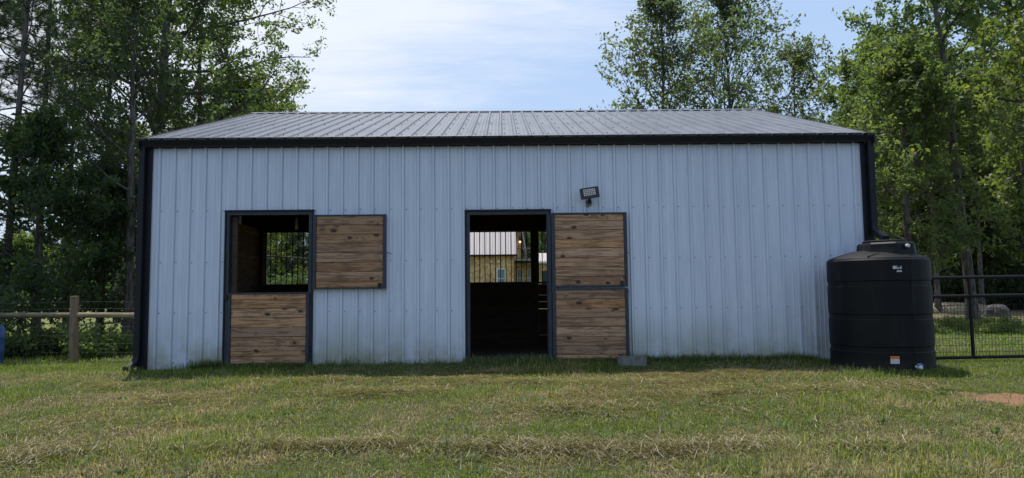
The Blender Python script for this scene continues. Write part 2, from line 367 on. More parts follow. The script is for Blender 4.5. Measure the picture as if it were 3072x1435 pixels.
# smooth value noise from sines
def sn(x, y, sc, seed):
    r = RS(seed); o = 0
    for i in range(6):
        a = r.rand()*6.283; f = sc*(0.6+r.rand()*1.1); o = o+np.sin((x*math.cos(a)+y*math.sin(a))*f+r.rand()*6.283)
    return o/6*1.6
def sst(x, a, b):
    t = np.clip((x-a)/(b-a), 0, 1); return t*t*(3-2*t)
def gz(x, y):
    x = np.asarray(x, float); y = np.asarray(y, float)
    h = -0.036*np.clip(-0.6-y, 0, 14)
    nearmask = sst(-y, 0.2, 1.6)*0.7+0.3
    h = h+(0.018*sn(x, y, 2.2, 3)+0.012*sn(x, y, 5.5, 4))*nearmask*(1-sst(np.hypot(x, y), 20, 40))
    h = h*(1-0.0*x)
    # low bank of grown-over soil against the wall and the doors
    h = h+0.05*np.exp(-((y+0.10)/0.35)**2)*sst(x, -4.6, -1.0)*(1-sst(x, 4.3, 5.2))
    h = h+0.30*sst(y, 54, 66)*(1-sst(x, -20, 10))
    h = h-0.035*sst(np.abs(x), 5.4, 6.4)*sst(y, -1.5, 1.0)
    inside = (np.abs(x) < 5.3) & (y > 0.1) & (y < 9.2)
    return np.where(inside, -0.03, h)
def gz1(x, y): return float(gz(np.array([x]), np.array([y]))[0])

# ------------------------------------------------------------------ ground
xs = np.unique(np.concatenate([np.linspace(-600, -60, 20), np.linspace(-60, -15, 24), np.arange(-15, 15.01, 0.16), np.linspace(15, 60, 24), np.linspace(60, 600, 20)]))
ys = np.unique(np.concatenate([np.linspace(-200, -12, 14), np.arange(-12, 12.01, 0.16), np.linspace(12, 100, 45), np.linspace(100, 900, 22)]))
X, Y = np.meshgrid(xs, ys); Z = gz(X, Y)
V = np.stack([X.ravel(), Y.ravel(), Z.ravel()], 1); nx, ny = len(xs), len(ys)
I = (np.arange(ny-1)[:, None]*nx+np.arange(nx-1)[None, :]).ravel()
me = mesh_np('ground', V, np.stack([I, I+1, I+1+nx, I+nx], 1), M['ground']); me.polygons.foreach_set('use_smooth', [True]*len(me.polygons))
g = bpy.data.objects.new('ground', me); COL.objects.link(g); tag(g, kind='structure')
o = MB().box(-5.3, 5.3, 0.12, 9.1, -0.2, 0.03).build('dirt_floor', M['dirt']); tag(o, kind='structure')

# ------------------------------------------------------------------ barn
HW, H, DEP, RID = 5.365, 3.335, 9.14, 4.57
SL = 0.3415
def roofz(y): return 3.405+SL*(min(y, 2*RID-y)+0.14)
barn = thing('barn', 'white ribbed metal horse barn with a grey metal roof and black trim', 'barn', (0, 0, 0))
P0 = 0.2286
def prof(x0, x1, base, rib=0.030, minor=0.005, wtop=0.012, wbot=0.023):
    """list of (x, depth): a high rib at every multiple of P0 from base, two low beads between"""
    pts = [(x0, 0.0), (x1, 0.0)]
    i0 = int(math.floor((x0-base)/P0))-1; i1 = int(math.ceil((x1-base)/P0))+1
    for i in range(i0, i1+1):
        c = base+i*P0
        for dx, d in ((-wbot, 0), (-wtop, rib), (wtop, rib), (wbot, 0)): pts.append((c+dx, d))
        for cc in (c+P0*0.36, c+P0*0.64):
            for dx, d in ((-0.010, 0), (-0.004, minor), (0.004, minor), (0.010, 0)): pts.append((cc+dx, d))
    pts = [p for p in sorted(set(pts)) if x0-1e-9 <= p[0] <= x1+1e-9]
    xs_ = [p[0] for p in pts]; return pts
def pd(x, base, rib=0.030, minor=0.005, wtop=0.012, wbot=0.023):
    t = ((x-base)/P0) % 1.0*P0; d = min(t, P0-t)
    if d < wtop: return rib
    if d < wbot: return rib*(wbot-d)/(wbot-wtop)
    for m in (0.36, 0.64):
        e = abs(t-m*P0)
        if e < 0.004: return minor
        if e < 0.010: return minor*(0.010-e)/0.006
    return 0.0
OPEN = [(-4.235, -2.955, -1, 2.335), (-0.650, 0.605, -1, 2.312)]
pw = 0.9144; x0 = -HW
base = -HW+0.105
while x0 < HW-0.01:
    x1 = min(x0+pw, HW); mb = MB()
    brk = sorted(set([p[0] for p in prof(x0, x1, base)]+[x0, x1]+[e for o_ in OPEN for e in o_[:2] if x0 < e < x1]))
    lip = 0.0016 if int(round((x0+HW)/pw)) % 2 else 0.0
    for a, b in zip(brk[:-1], brk[1:]):
        if b-a < 1e-6: continue
        m = (a+b)/2; iv = [(-0.02, 1.5), (1.5, H+0.06)]
        for ox0, ox1, oz0, oz1 in OPEN:
            if ox0 < m < ox1: iv = [(oz1, H+0.06)]
        da, db = pd(a+1e-7, base)+lip, pd(b-1e-7, base)+lip
        for z0, z1 in iv:
            zz0 = max(z0, gz1(m, -0.05)-0.08) if z0 < 0 else z0
            mb.poly([(a, -da, zz0), (b, -db, zz0), (b, -db, z1), (a, -da, z1)], [(0, 1, 2, 3)])
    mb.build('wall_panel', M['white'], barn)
    x0 += pw
# screws in four rows on the flats beside the ribs
mb = MB()
for z in (2.352, 1.582, 0.828, 0.10):
    i = 0
    while base+i*P0 < HW-0.05:
        x = base+i*P0+0.048; i += 1
        if any(a-0.06 < x < b+0.06 and z < h for a, b, _, h in OPEN): continue
        xx = x+random.uniform(-0.004, 0.004); zz = z+random.uniform(-0.006, 0.006)
        mb.tube([(xx, -0.0005, zz), (xx, -0.004, zz)], [0.0085, 0.0085], 8); mb.tube([(xx, -0.004, zz), (xx, -0.011, zz)], [0.0055, 0.005], 6)
o = mb.build('wall_screws', M['greycast'], barn); o['kind'] = 'stuff'
# side and rear walls
for sx_ in (-1, 1):
    mb = MB(); n = 160; yy = [DEP*i/n for i in range(n+1)]
    for a, b in zip(yy[:-1], yy[1:]):
        da, db = pd(a, 0.1), pd(b, 0.1); xo = sx_*5.40
        zl = -0.1 if (sx_ > 0 or b < 3.72) else 2.95
        pts = [(xo+sx_*da, a, zl), (xo+sx_*db, b, zl), (xo+sx_*db, b, roofz(b)-0.03), (xo+sx_*da, a, roofz(a)-0.03)]
        mb.poly(pts, [(0, 1, 2, 3)] if sx_ > 0 else [(3, 2, 1, 0)])
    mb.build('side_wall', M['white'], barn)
# roof panels, both slopes
HWR = 5.504
def roof_panel(xa, xb, side):
    mb = MB(); brk = [p[0] for p in prof(xa, xb, -5.504+0.12, 0.024, 0.004, 0.012, 0.036)]
    for a, b in zip(brk[:-1], brk[1:]):
        if b-a < 1e-6: continue
        da, db = (pd(t, -5.504+0.12, 0.024, 0.004, 0.012, 0.036) for t in (a+1e-7, b-1e-7))
        y0, y1 = (-0.17, RID) if side < 0 else (2*RID+0.17, RID)
        z0 = roofz(y0)+0.010; z1 = roofz(RID)+0.010
        pts = [(a, y0, z0+da), (b, y0, z0+db), (b, y1, z1+db), (a, y1, z1+da)]
        mb.poly(pts, [(0, 1, 2, 3)] if side < 0 else [(3, 2, 1, 0)])
    mb.build('roof_panel', M['roof'], barn)
for side in (-1, 1):
    x0 = -HWR
    while x0 < HWR-0.01: roof_panel(x0, min(x0+pw, HWR), side); x0 += pw
mb = MB()
for j in range(6):
    y = 0.25+j*0.80
    i = 0
    while -5.504+0.12+i*P0 < HWR-0.06:
        x = -5.504+0.12+i*P0+0.062; i += 1
        if j % 2 == 1 and i % 4 not in (0, 1): continue
        z = roofz(y)+0.010; mb.tube([(x, y, z), (x, y-0.004, z+0.013)], [0.008, 0.007], 6)
o = mb.build('roof_screws', M['black'], barn); o['kind'] = 'stuff'
# dark underside so that the inside reads as closed, purlins below
mb = MB()
for y0, y1 in ((-0.02, RID), (RID, DEP+0.02)):
    za, zb = roofz(y0)-0.012, roofz(y1)-0.012
    mb.poly([(-5.38, y0, za), (5.38, y0, za), (5.38, y1, zb), (-5.38, y1, zb), (-5.38, y0, za-0.02), (5.38, y0, za-0.02), (5.38, y1, zb-0.02), (-5.38, y1, zb-0.02)],
            [(0, 1, 2, 3), (7, 6, 5, 4), (0, 4, 5, 1), (3, 2, 6, 7), (0, 3, 7, 4), (1, 5, 6, 2)])
mb.build('roof_deck', M['darkwood'], barn)
mb = MB(); zr = roofz(RID)+0.034
mb.poly([(-5.51, RID-0.16, zr-0.052), (5.51, RID-0.16, zr-0.052), (5.51, RID, zr+0.006), (-5.51, RID, zr+0.006), (5.51, RID+0.16, zr-0.052), (-5.51, RID+0.16, zr-0.052),
         (-5.51, RID-0.163, zr-0.066), (5.51, RID-0.163, zr-0.066), (5.51, RID+0.163, zr-0.066), (-5.51, RID+0.163, zr-0.066)],
        [(0, 1, 2, 3), (3, 2, 4, 5), (6, 7, 1, 0), (5, 4, 8, 9)])
mb.build('ridge_cap', M['roof'], barn)
# dark foam closure below the cap
MB().box(-5.49, 5.49, RID-0.150, RID-0.135, zr-0.12, zr-0.058).build('ridge_closure', M['black'], barn)
for sx_ in (-1, 1):      # rake trim
    mb = MB()
    for y0, y1 in ((-0.16, RID), (RID, 2*RID+0.16)):
        za, zb = roofz(y0), roofz(y1); a, b = sorted((sx_*5.506, sx_*5.53))
        mb.poly([(a, y0, za-0.13), (b, y0, za-0.13), (b, y0, za+0.022), (a, y0, za+0.022), (a, y1, zb-0.13), (b, y1, zb-0.13), (b, y1, zb+0.022), (a, y1, zb+0.022)],
                [(0, 1, 2, 3), (7, 6, 5, 4), (0, 4, 5, 1), (3, 2, 6, 7), (0, 3, 7, 4), (1, 5, 6, 2)])
    mb.build('rake_trim', M['black'], barn)
# gutter : K profile
gp = [(-0.025, 3.305), (-0.115, 3.305), (-0.120, 3.325), (-0.150, 3.385), (-0.156, 3.425), (-0.148, 3.434), (-0.140, 3.428), (-0.137, 3.385), (-0.108, 3.325), (-0.035, 3.320), (-0.035, 3.42), (-0.025, 3.42)]
gp = [(y, z+0.004) for y, z in gp]
mb = MB(); n = len(gp); xa, xb = -5.535, 5.535
mb.poly([(xa, y, z) for y, z in gp]+[(xb, y, z) for y, z in gp], [(i, (i+1) % n, n+(i+1) % n, n+i) for i in range(n)]+[tuple(range(n))[::-1], tuple(range(n, 2*n))])
mb.build('gutter', M['black'], barn)
for xx in (-5.45, 5.45):       # gutter end plates
    e = 5.537 if xx > 0 else -5.539
    MB().poly([(e, -0.156, 3.438), (e, -0.118, 3.309), (e, -0.025, 3.309), (e, -0.025, 3.438)], [(0, 1, 2, 3)]).build('gutter_end', M['black'], barn)
MB().box(-5.43, 5.43, -0.024, -0.0215, 3.30, 3.42).build('fascia_trim', M['black'], barn)
for sx_ in (-1, 1):            # corner trims
    a, b = sorted((sx_*HW, sx_*5.505)); mb = MB(); mb.box(a, b, -0.036, 0.05, -0.05, 3.30)
    mb.build('corner_trim', M['black'], barn)
# downspouts
mb = MB(); xd = -5.478
mb.rectube([(xd, -0.080, 3.31), (xd, -0.080, 3.24), (xd, -0.085, 3.18), (xd, -0.085, 0.20), (xd-0.012, -0.11, 0.11), (xd-0.03, -0.24, 0.052), (xd-0.035, -0.33, 0.045)], 0.042, 0.036)
mb.build('downspout', M['black'], barn, bevel=0.004)
for z in (3.05, 1.6, 0.5): MB().box(xd-0.047, xd+0.047, -0.126, -0.035, z, z+0.03).build('downspout_strap', M['black'], barn)
mb = MB(); xd = 5.478
mb.rectube([(xd, -0.080, 3.31), (xd, -0.080, 3.24), (xd, -0.085, 3.18), (xd, -0.085, 2.02), (xd, -0.12, 1.93), (xd-0.02, -0.35, 1.845), (xd-0.06, -0.52, 1.80)], 0.046, 0.040)
mb.build('downspout', M['black'], barn, bevel=0.004, label='downspout whose foot leads onto the black tank')
MB().box(xd-0.052, xd+0.052, -0.13, -0.035, 2.55, 2.58).build('downspout_strap', M['black'], barn)

# door frames : black outer trim with a blue-grey steel inner frame
def door_frame(x0, x1, z0, z1):
    fr = MB()
    fr.box(x0, x0+0.022, -0.045, 0.03, z0, z1); fr.box(x1-0.022, x1, -0.045, 0.03, z0, z1); fr.box(x0-0.004, x1+0.006, -0.052, 0.032, z1-0.022, z1+0.002)
    f = fr.build('door_frame', M['black'], barn)
    m2 = MB(); m2.box(x0+0.023, x0+0.068, -0.030, 0.06, z0, z1-0.024); m2.box(x1-0.068, x1-0.023, -0.030, 0.06, z0, z1-0.024); m2.box(x0+0.069, x1-0.069, -0.028, 0.06, z1-0.070, z1-0.024)
    m2.build('inner_jamb', M['steel'], f)
    for z in (0.5, 1.2, 1.62, 2.1):
        MB().tube([(x0+0.045, -0.029, z), (x0+0.045, -0.036, z)], 0.008, 8).build('jamb_screw', M['bar'], f)
    return f
door_frame(-4.256, -2.936, 0.0, 2.352)
door_frame(-0.668, 0.622, 0.0, 2.328)
# wooden reveal seen inside the left doorway
MB().box(-4.185, -4.11, 0.075, 0.13, 1.1, 2.27).build('jamb_board', M['darkwood'], barn)
def leaf(x0, x1, z0, z1, y, heights, name, label, hooks, skew=0.0):
    """one dutch door leaf; heights = face width of each plank from the top"""
    f = MB()
    f.box(x0, x0+0.045, y-0.050, y, z0, z1); f.box(x1-0.045, x1, y-0.050, y, z0, z1)
    f.box(x0+0.0455, x1-0.0455, y-0.048, y, z1-0.022, z1-0.0005); f.box(x0+0.0455, x1-0.0455, y-0.048, y, z0+0.0005, z0+0.018)
    d = f.build(name, M['steel'], barn, label=label)
    tot = sum(heights); z = z1-0.024; hh = z1-0.024-(z0+0.020); r = random.Random(hash(label) % 999 if False else len(label))
    for k, w in enumerate(heights):
        w2 = w/tot*hh; gap = 0.004+r.random()*0.004; t0 = r.uniform(-0.0025, 0.0025)
        a, b = z-w2+gap, z; tl = r.uniform(-0.0018, 0.0018)
        xa, xb = x0+0.048, x1-0.048; yf = y-0.036+r.uniform(-0.004, 0.004)
        p = MB().poly([(xa, yf, a), (xb, yf, a+tl), (xb, y-0.006, a+tl), (xa, y-0.006, a), (xa, yf, b), (xb, yf, b+tl), (xb, y-0.006, b+tl), (xa, y-0.006, b)],
                      [(0, 3, 2, 1), (4, 5, 6, 7), (0, 1, 5, 4), (1, 2, 6, 5), (2, 3, 7, 6), (3, 0, 4, 7)])
        p.build('plank', M['pine'], d, bevel=0.0025)
        z -= w2
    for h in hooks: h(d)
    return d
def hinge(x, z, y=-0.05):
    def f(d): MB().box(x-0.022, x+0.022, y-0.012, y+0.004, z-0.07, z+0.07).tube([(x+0.024, y-0.006, z-0.075), (x+0.024, y-0.006, z+0.075)], 0.009, 8).build('hinge', M['steel'], d)
    return f
def latch(x, z, y):
    def f(d): MB().box(x-0.022, x+0.022, y-0.020, y, z-0.04, z+0.04).tube([(x-0.02, y-0.028, z-0.02), (x-0.02, y-0.028, z+0.03), (x+0.02, y-0.028, z+0.03)], 0.006, 6).build('latch', M['bar'], d)
    return f
def hook(x, z, y, L=0.05):
    def f(d): MB().tube([(x, y, z), (x+L*0.55, y-0.01, z+0.002), (x+L, y-0.012, z-0.018), (x+L*1.15, y-0.012, z-0.016)], 0.0045, 6).build('hook', M['bar'], d)
    return f
leaf(-4.185, -2.985, 0.055, 1.122, 0.0, [0.115, 0.19, 0.19, 0.20, 0.205, 0.19, 0.10, 0.12, 0.14], 'door_leaf',
     'closed lower door leaf of knotty planks', [hinge(-3.008, 1.03), hinge(-3.008, 0.27), latch(-4.215, 1.06, -0.05)])
leaf(-2.925, -1.842, 1.160, 2.268, -0.045, [0.13, 0.135, 0.13, 0.135, 0.14, 0.14, 0.135, 0.09], 'door_leaf',
     'upper door leaf swung open, its frame beside the left doorway', [hook(-1.842, 1.69, -0.07, 0.075), latch(-1.93, 1.205, -0.083)])
leaf(0.626, 1.755, 1.150, 2.266, -0.045, [0.105, 0.14, 0.14, 0.135, 0.14, 0.145, 0.145, 0.14], 'door_leaf',
     'upper plank door leaf swung open under the floodlight', [hook(1.755, 1.66, -0.07, 0.03), latch(1.665, 1.20, -0.083)])
leaf(0.626, 1.755, 0.075, 1.133, -0.045, [0.14, 0.145, 0.145, 0.14, 0.145, 0.14, 0.14, 0.06], 'door_leaf',
     'lower plank door leaf swung open behind the concrete block', [hook(1.755, 1.08, -0.07, 0.016)])
MB().box(0.57, 0.615, -0.062, -0.05, 0.1, 2.24).build('hinge_rail', M['steel'], barn)

# stall interior
YP = 3.60
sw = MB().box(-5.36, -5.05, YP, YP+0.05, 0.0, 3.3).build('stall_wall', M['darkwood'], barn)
def boards(x0, x1, z0, z1, y, parent, hb=0.14, mat='darkwood', gapy=0.004):
    z = z0
    while z < z1-0.02:
        t = min(z+hb, z1); MB().box(x0, x1, y, y+0.035, z, t-gapy).build('plank', M[mat], parent); z += hb
WIN = [(-4.86, -1.30, True), (-0.80, 0.445, True)]
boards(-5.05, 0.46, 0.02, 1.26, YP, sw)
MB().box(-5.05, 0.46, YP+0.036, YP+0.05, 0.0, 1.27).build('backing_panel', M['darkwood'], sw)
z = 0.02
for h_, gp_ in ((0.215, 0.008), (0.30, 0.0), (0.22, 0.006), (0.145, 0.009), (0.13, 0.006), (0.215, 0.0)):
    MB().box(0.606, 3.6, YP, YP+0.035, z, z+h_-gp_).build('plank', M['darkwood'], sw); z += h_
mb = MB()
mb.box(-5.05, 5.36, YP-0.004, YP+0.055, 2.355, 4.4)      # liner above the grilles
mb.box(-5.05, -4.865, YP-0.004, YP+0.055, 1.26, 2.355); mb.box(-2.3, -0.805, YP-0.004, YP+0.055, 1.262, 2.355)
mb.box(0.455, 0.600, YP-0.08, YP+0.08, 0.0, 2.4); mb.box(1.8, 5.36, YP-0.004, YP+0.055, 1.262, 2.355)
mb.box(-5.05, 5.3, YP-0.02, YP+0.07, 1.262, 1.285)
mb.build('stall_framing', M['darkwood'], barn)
MB().box(-4.91, -4.862, YP-0.03, YP+0.05, 1.27, 2.36).build('window_jamb', M['pine'], barn)
def grille(x0, x1, z0, z1, step, start, label):
    f = MB(); f.box(x0, x1, YP-0.006, YP+0.02, z1-0.022, z1); f.box(x0, x1, YP-0.006, YP+0.02, z0, z0+0.012)
    f.box(x0, x0+0.014, YP-0.005, YP+0.019, z0+0.013, z1-0.023)
    gobj = f.build('window_grille', M['bar'], barn, label=label); x = start
    while x < x1-0.02:
        MB().tube([(x, YP, z0), (x, YP, z1)], 0.0085, 8).build('bar', M['bar'], gobj); x += step
grille(-4.86, -2.31, 1.285, 2.355, 0.109, -4.765, 'barred window seen through the left doorway')
grille(-0.80, 0.450, 1.285, 2.355, 0.1055, -0.679, 'barred window seen through the right doorway')
grille(0.605, 1.80, 1.285, 2.355, 0.1055, 0.685, 'narrow barred stall door window')
# inner wall lining, left side
for k in range(17):
    z = 0.03+k*0.14
    if z > 2.35: break
    MB().box(-5.01, -4.972, 0.16, YP-0.02, z, z+0.136).build('lining_plank', M['pine_y'], barn)
MB().box(-1.85, -1.80, 0.16, YP-0.02, 0.03, 2.36).build('stall_divider', M['darkwood'], barn)
MB().box(2.9, 2.95, 0.16, YP-0.02, 0.03, 2.36).build('stall_divider', M['darkwood'], barn)
# hanging strap in the left doorway
MB().poly([(-3.36, 0.5, 2.29), (-3.335, 0.5, 2.29), (-3.325, 0.5, 2.18), (-3.318, 0.5, 2.11), (-3.365, 0.5, 2.10), (-3.372, 0.5, 2.17),
           (-3.36, 0.52, 2.29), (-3.335, 0.52, 2.29), (-3.325, 0.52, 2.18), (-3.318, 0.52, 2.11), (-3.365, 0.52, 2.10), (-3.372, 0.52, 2.17)],
          [(0, 5, 4, 3, 2, 1), (6, 7, 8, 9, 10, 11), (0, 1, 7, 6), (1, 2, 8, 7), (2, 3, 9, 8), (3, 4, 10, 9), (4, 5, 11, 10), (5, 0, 6, 11)]).build('hanging_cloth', M['postwood'])
tag(bpy.data.objects['hanging_cloth'], 'brown strip of cloth hanging inside the top of the left doorway', 'cloth')
# rear of the barn : open bay with posts and a header
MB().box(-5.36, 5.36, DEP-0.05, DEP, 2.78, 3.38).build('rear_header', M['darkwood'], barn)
for x in (-5.3, -1.9, 3.0, 5.3): MB().box(x-0.07, x+0.07, DEP-0.14, DEP-0.051, 0, 3.3).build('rear_post', M['postwood'], barn)

# ------------------------------------------------------------------ floodlight
fl = thing('flood_light', 'black floodlight with rows of round lenses above the right doors', 'floodlight', (1.195, -0.05, 2.41))
def fpt(a, b, y):      # local frame of the tilted head
    ca, sa = math.cos(R(8.6)), math.sin(R(8.6)); return (1.195+a*ca-b*sa, y+b*0.12, 2.548+a*sa+b*ca)
hw_, hh_ = 0.140, 0.084
ring = []
for cx_, cy_, a0 in ((hw_-0.016, hh_-0.016, 0), (-hw_+0.016, hh_-0.016, 90), (-hw_+0.016, -hh_+0.016, 180), (hw_-0.016, -hh_+0.016, 270)):
    for k in range(4): t = R(a0+k*30); ring.append((cx_+0.016*math.cos(t), cy_+0.016*math.sin(t)))
n = len(ring); mb = MB()
mb.poly([fpt(a*0.97, b*0.97, -0.205) for a, b in ring]+[fpt(a, b, -0.196) for a, b in ring]+[fpt(a, b, -0.165) for a, b in ring]+[fpt(a*0.8, b*0.75, -0.135) for a, b in ring],
        [tuple(range(n))]+[(i+j*n, i+(j+1)*n, (i+1) % n+(j+1)*n, (i+1) % n+j*n) for j in range(3) for i in range(n)]+[tuple(range(3*n, 4*n))[::-1]])
mb.build('lamp_housing', M['housing'], fl)
lens_me = None
for r_ in range(4):
    for c_ in range(7):
        a = -0.082+c_*0.0262; b = 0.048-r_*0.0262
        p = Vector(fpt(a, b, -0.206))
        if lens_me is None:
            L = MB().lathe([(0.0118, 0.0), (0.0115, 0.003), (0.008, 0.0062), (0.003, 0.0074)], (0, 0, 0), 10)
            lo = L.build('lens', M['lens'], fl); lens_me = lo.data; smooth_edges(lo)
        else:
            lo = bpy.data.objects.new('lens', lens_me); COL.objects.link(lo); lo.parent = fl
        lo.matrix_parent_inverse = Matrix.Identity(4); lo.location = p-fl.location; lo.rotation_euler = (R(90), 0, 0)
mb = MB(); mb.tube([(1.20, -0.021, 2.415), (1.20, -0.052, 2.415)], [0.050, 0.047], 20); mb.build('mounting_plate', M['greycast'], fl)
mb = MB(); mb.tube([(1.20, -0.05, 2.42), (1.20, -0.10, 2.43), (1.20, -0.15, 2.47), (1.20, -0.16, 2.50)], [0.020, 0.020, 0.017, 0.017], 10); mb.tube([(1.175, -0.10, 2.435), (1.225, -0.10, 2.435)], 0.026, 12)
mb.build('bracket_arm', M['housing'], fl)

# ------------------------------------------------------------------ water tank
TX, TY, TR = 5.18, -0.68, 0.65
TZ = -0.035
tk = thing('water_tank', 'large black ribbed plastic water tank beside the right corner of the barn', 'water tank', (TX, TY, TZ))
prf = [(TR-0.03, 0.0), (TR+0.004, 0.03)]
for z0, z1 in ((0.03, 0.27), (0.355, 0.70), (0.79, 1.15), (1.24, 1.50)):
    prf += [(TR+0.006, z0+0.004), (TR+0.006, z1), (TR-0.004, z1+0.012)]
    if z0 < 1.2: prf += [(TR-0.004, z1+0.067), (TR+0.006, z1+0.079)]
prf += [(TR-0.018, 1.535), (TR-0.06, 1.555), (TR-0.19, 1.60), (TR-0.33, 1.64), (TR-0.5, 1.665), (0.02, 1.67)]
tb = MB().lathe(prf, (TX, TY, TZ), 96).build('tank_body', M['plastic'], tk); smooth_edges(tb, 22)
# manway block: many-sided, closer to the front
PL = [(4.93, -0.60), (4.93, -0.98), (5.18, -1.20), (5.46, -1.14), (5.60, -0.94), (5.62, -0.58), (5.50, -0.34), (5.12, -0.30)]
n = len(PL); cxm = sum(p[0] for p in PL)/n; cym = sum(p[1] for p in PL)/n
def sc(k): return [(cxm+(x-cxm)*k, cym+(y-cym)*k) for x, y in PL]
mb = MB(); rings = [(1.10, 1.53), (1.03, 1.575), (1.0, 1.60), (0.965, 1.725), (0.93, 1.745), (0.90, 1.75)]
pts = [(x, y, z+TZ) for k, z in rings for x, y in sc(k)]
mb.poly(pts, [(j*n+i, j*n+(i+1) % n, (j+1)*n+(i+1) % n, (j+1)*n+i) for j in range(len(rings)-1) for i in range(n)]+[tuple(range((len(rings)-1)*n, len(rings)*n))])
mw = mb.build('manway_neck', M['plastic'], tk, bevel=0.012); smooth_edges(mw, 28)
ld = MB().lathe([(0.27, 0), (0.285, 0.008), (0.285, 0.028), (0.26, 0.038), (0.10, 0.046), (0.01, 0.047)], (5.28, -0.72, 1.751+TZ), 48).build('tank_lid', M['plastic'], tk); smooth_edges(ld, 30)
# moulded arrow on the shoulder
mb = MB()
def sh(a, r):    # point on shoulder cone
    z = 1.535+(TR-0.018-r)*0.30 if r > TR-0.33 else 1.62; return (TX+r*math.cos(a), TY+r*math.sin(a), TZ+z+0.012)
mb.tube([sh(R(236), 0.56), sh(R(232), 0.63)], 0.008, 6); mb.tube([sh(R(236), 0.56), sh(R(244), 0.44), sh(R(248), 0.42)], 0.006, 6); mb.tube([sh(R(232), 0.63), sh(R(246), 0.50)], 0.006, 6)
mb.build('moulded_mark', M['plastic'], tk)
# vertical mould seam
aS = R(278); mb = MB()
mb.tube([(TX+(TR+0.004)*math.cos(aS), TY+(TR+0.004)*math.sin(aS), TZ+z) for z in np.linspace(0.04, 1.5, 12)], 0.0045, 6); mb.build('mould_seam', M['plastic'], tk)
def onface(t, z):     # point on the right front face of the neck (between PL[2] and PL[3])
    a, b = PL[2], PL[3]; return Vector((a[0]+(b[0]-a[0])*t, a[1]+(b[1]-a[1])*t, z))
p = onface(0.52, 1.655); nrm = Vector((0.13, -1, 0)).normalized()
mb = MB(); mb.tube([p, p+nrm*0.012], 0.034, 16); mb.build('fitting_ring', M['plastic'], tk)
mb = MB(); mb.tube([p+nrm*0.010, p+nrm*0.05, p+nrm*0.054], [0.024, 0.024, 0.014], 14); o = mb.build('pipe_stub', M['pvc'], tk); smooth_edges(o)
def cyl_patch(a0, a1, z0, z1, off, n=8):
    mb = MB(); pts = []
    for i in range(n+1):
        a = a0+(a1-a0)*i/n; r = TR+0.006+off
        for z in (z0, z1): pts.append((TX+r*math.cos(a), TY+r*math.sin(a), TZ+z))
    mb.poly(pts, [(2*i, 2*i+2, 2*i+3, 2*i+1) for i in range(n)]); return mb
def cang(u):  # angle on the tank front for world x
    return -math.acos((u-TX)/(TR+0.006))
A0, A1 = cang(4.965), cang(5.068)
wl = cyl_patch(A0, A1, 0.135, 0.232, 0.002).build('warning_label', M['labelwhite'], tk)
cyl_patch(A0, A1, 0.192, 0.232, 0.0035).build('label_header', M['orange'], wl)
for z in (0.148, 0.158, 0.168, 0.178): cyl_patch(A0+0.014, A1-0.014, z, z+0.003, 0.0035).build('print_line', M['inkgrey'], wl)
def text_mesh(txt, size, mat, name, parent, pos, ang):
    cu = bpy.data.curves.new(name, 'FONT'); cu.body = txt; cu.size = size; cu.align_x = 'CENTER'; cu.align_y = 'CENTER'
    tmp = bpy.data.objects.new(name+'_curve', cu); COL.objects.link(tmp); dg = bpy.context.evaluated_depsgraph_get()
    me = bpy.data.meshes.new_from_object(tmp.evaluated_get(dg)); bpy.data.objects.remove(tmp)
    me.materials.clear(); me.materials.append(mat); o = bpy.data.objects.new(name, me); COL.objects.link(o)
    o.parent = parent; o.matrix_parent_inverse = Matrix.Identity(4); o.location = pos; o.rotation_euler = (R(90), 0, ang); return o
am = (A0+A1)/2; rr_ = TR+0.006+0.0048
text_mesh('WARNING', 0.020, M['ink'], 'lettering', wl, (TX+rr_*math.cos(am)-tk.location.x+tk.location.x-0, TY+rr_*math.sin(am), TZ+0.212), am+R(90))
tl = cyl_patch(cang(5.045), cang(5.155), 1.375, 1.415, 0.002).build('torn_sticker', M['torn'], tk)
cyl_patch(cang(5.09), cang(5.155), 1.335, 1.355, 0.002).build('torn_sticker', M['torn'], tk)
av = cang(5.27); vd = Vector((math.cos(av), math.sin(av), 0)); vp = Vector((TX, TY, TZ+0.095))+vd*(TR-0.01)
vl = MB().tube([vp, vp+vd*0.035], [0.055, 0.050], 18).build('bulkhead_fitting', M['plastic'], tk)
vv = MB().tube([vp+vd*0.03, vp+vd*0.075], 0.019, 12); vv.tube([vp+vd*0.075, vp+vd*0.085, vp+vd*0.125, vp+vd*0.135], [0.020, 0.026, 0.026, 0.018], 14); vo = vv.build('drain_valve', M['pvc'], tk); smooth_edges(vo)
c_ = vp+vd*0.10+Vector((0, 0, 0.03)); MB().tube([c_+Vector((-0.035, 0, -0.004)), c_+Vector((-0.012, 0, 0.008)), c_+Vector((0.014, 0, 0.008)), c_+Vector((0.045, 0, -0.012))], [0.011, 0.014, 0.014, 0.009], 8).build('valve_handle', M['bluehandle'], vo)

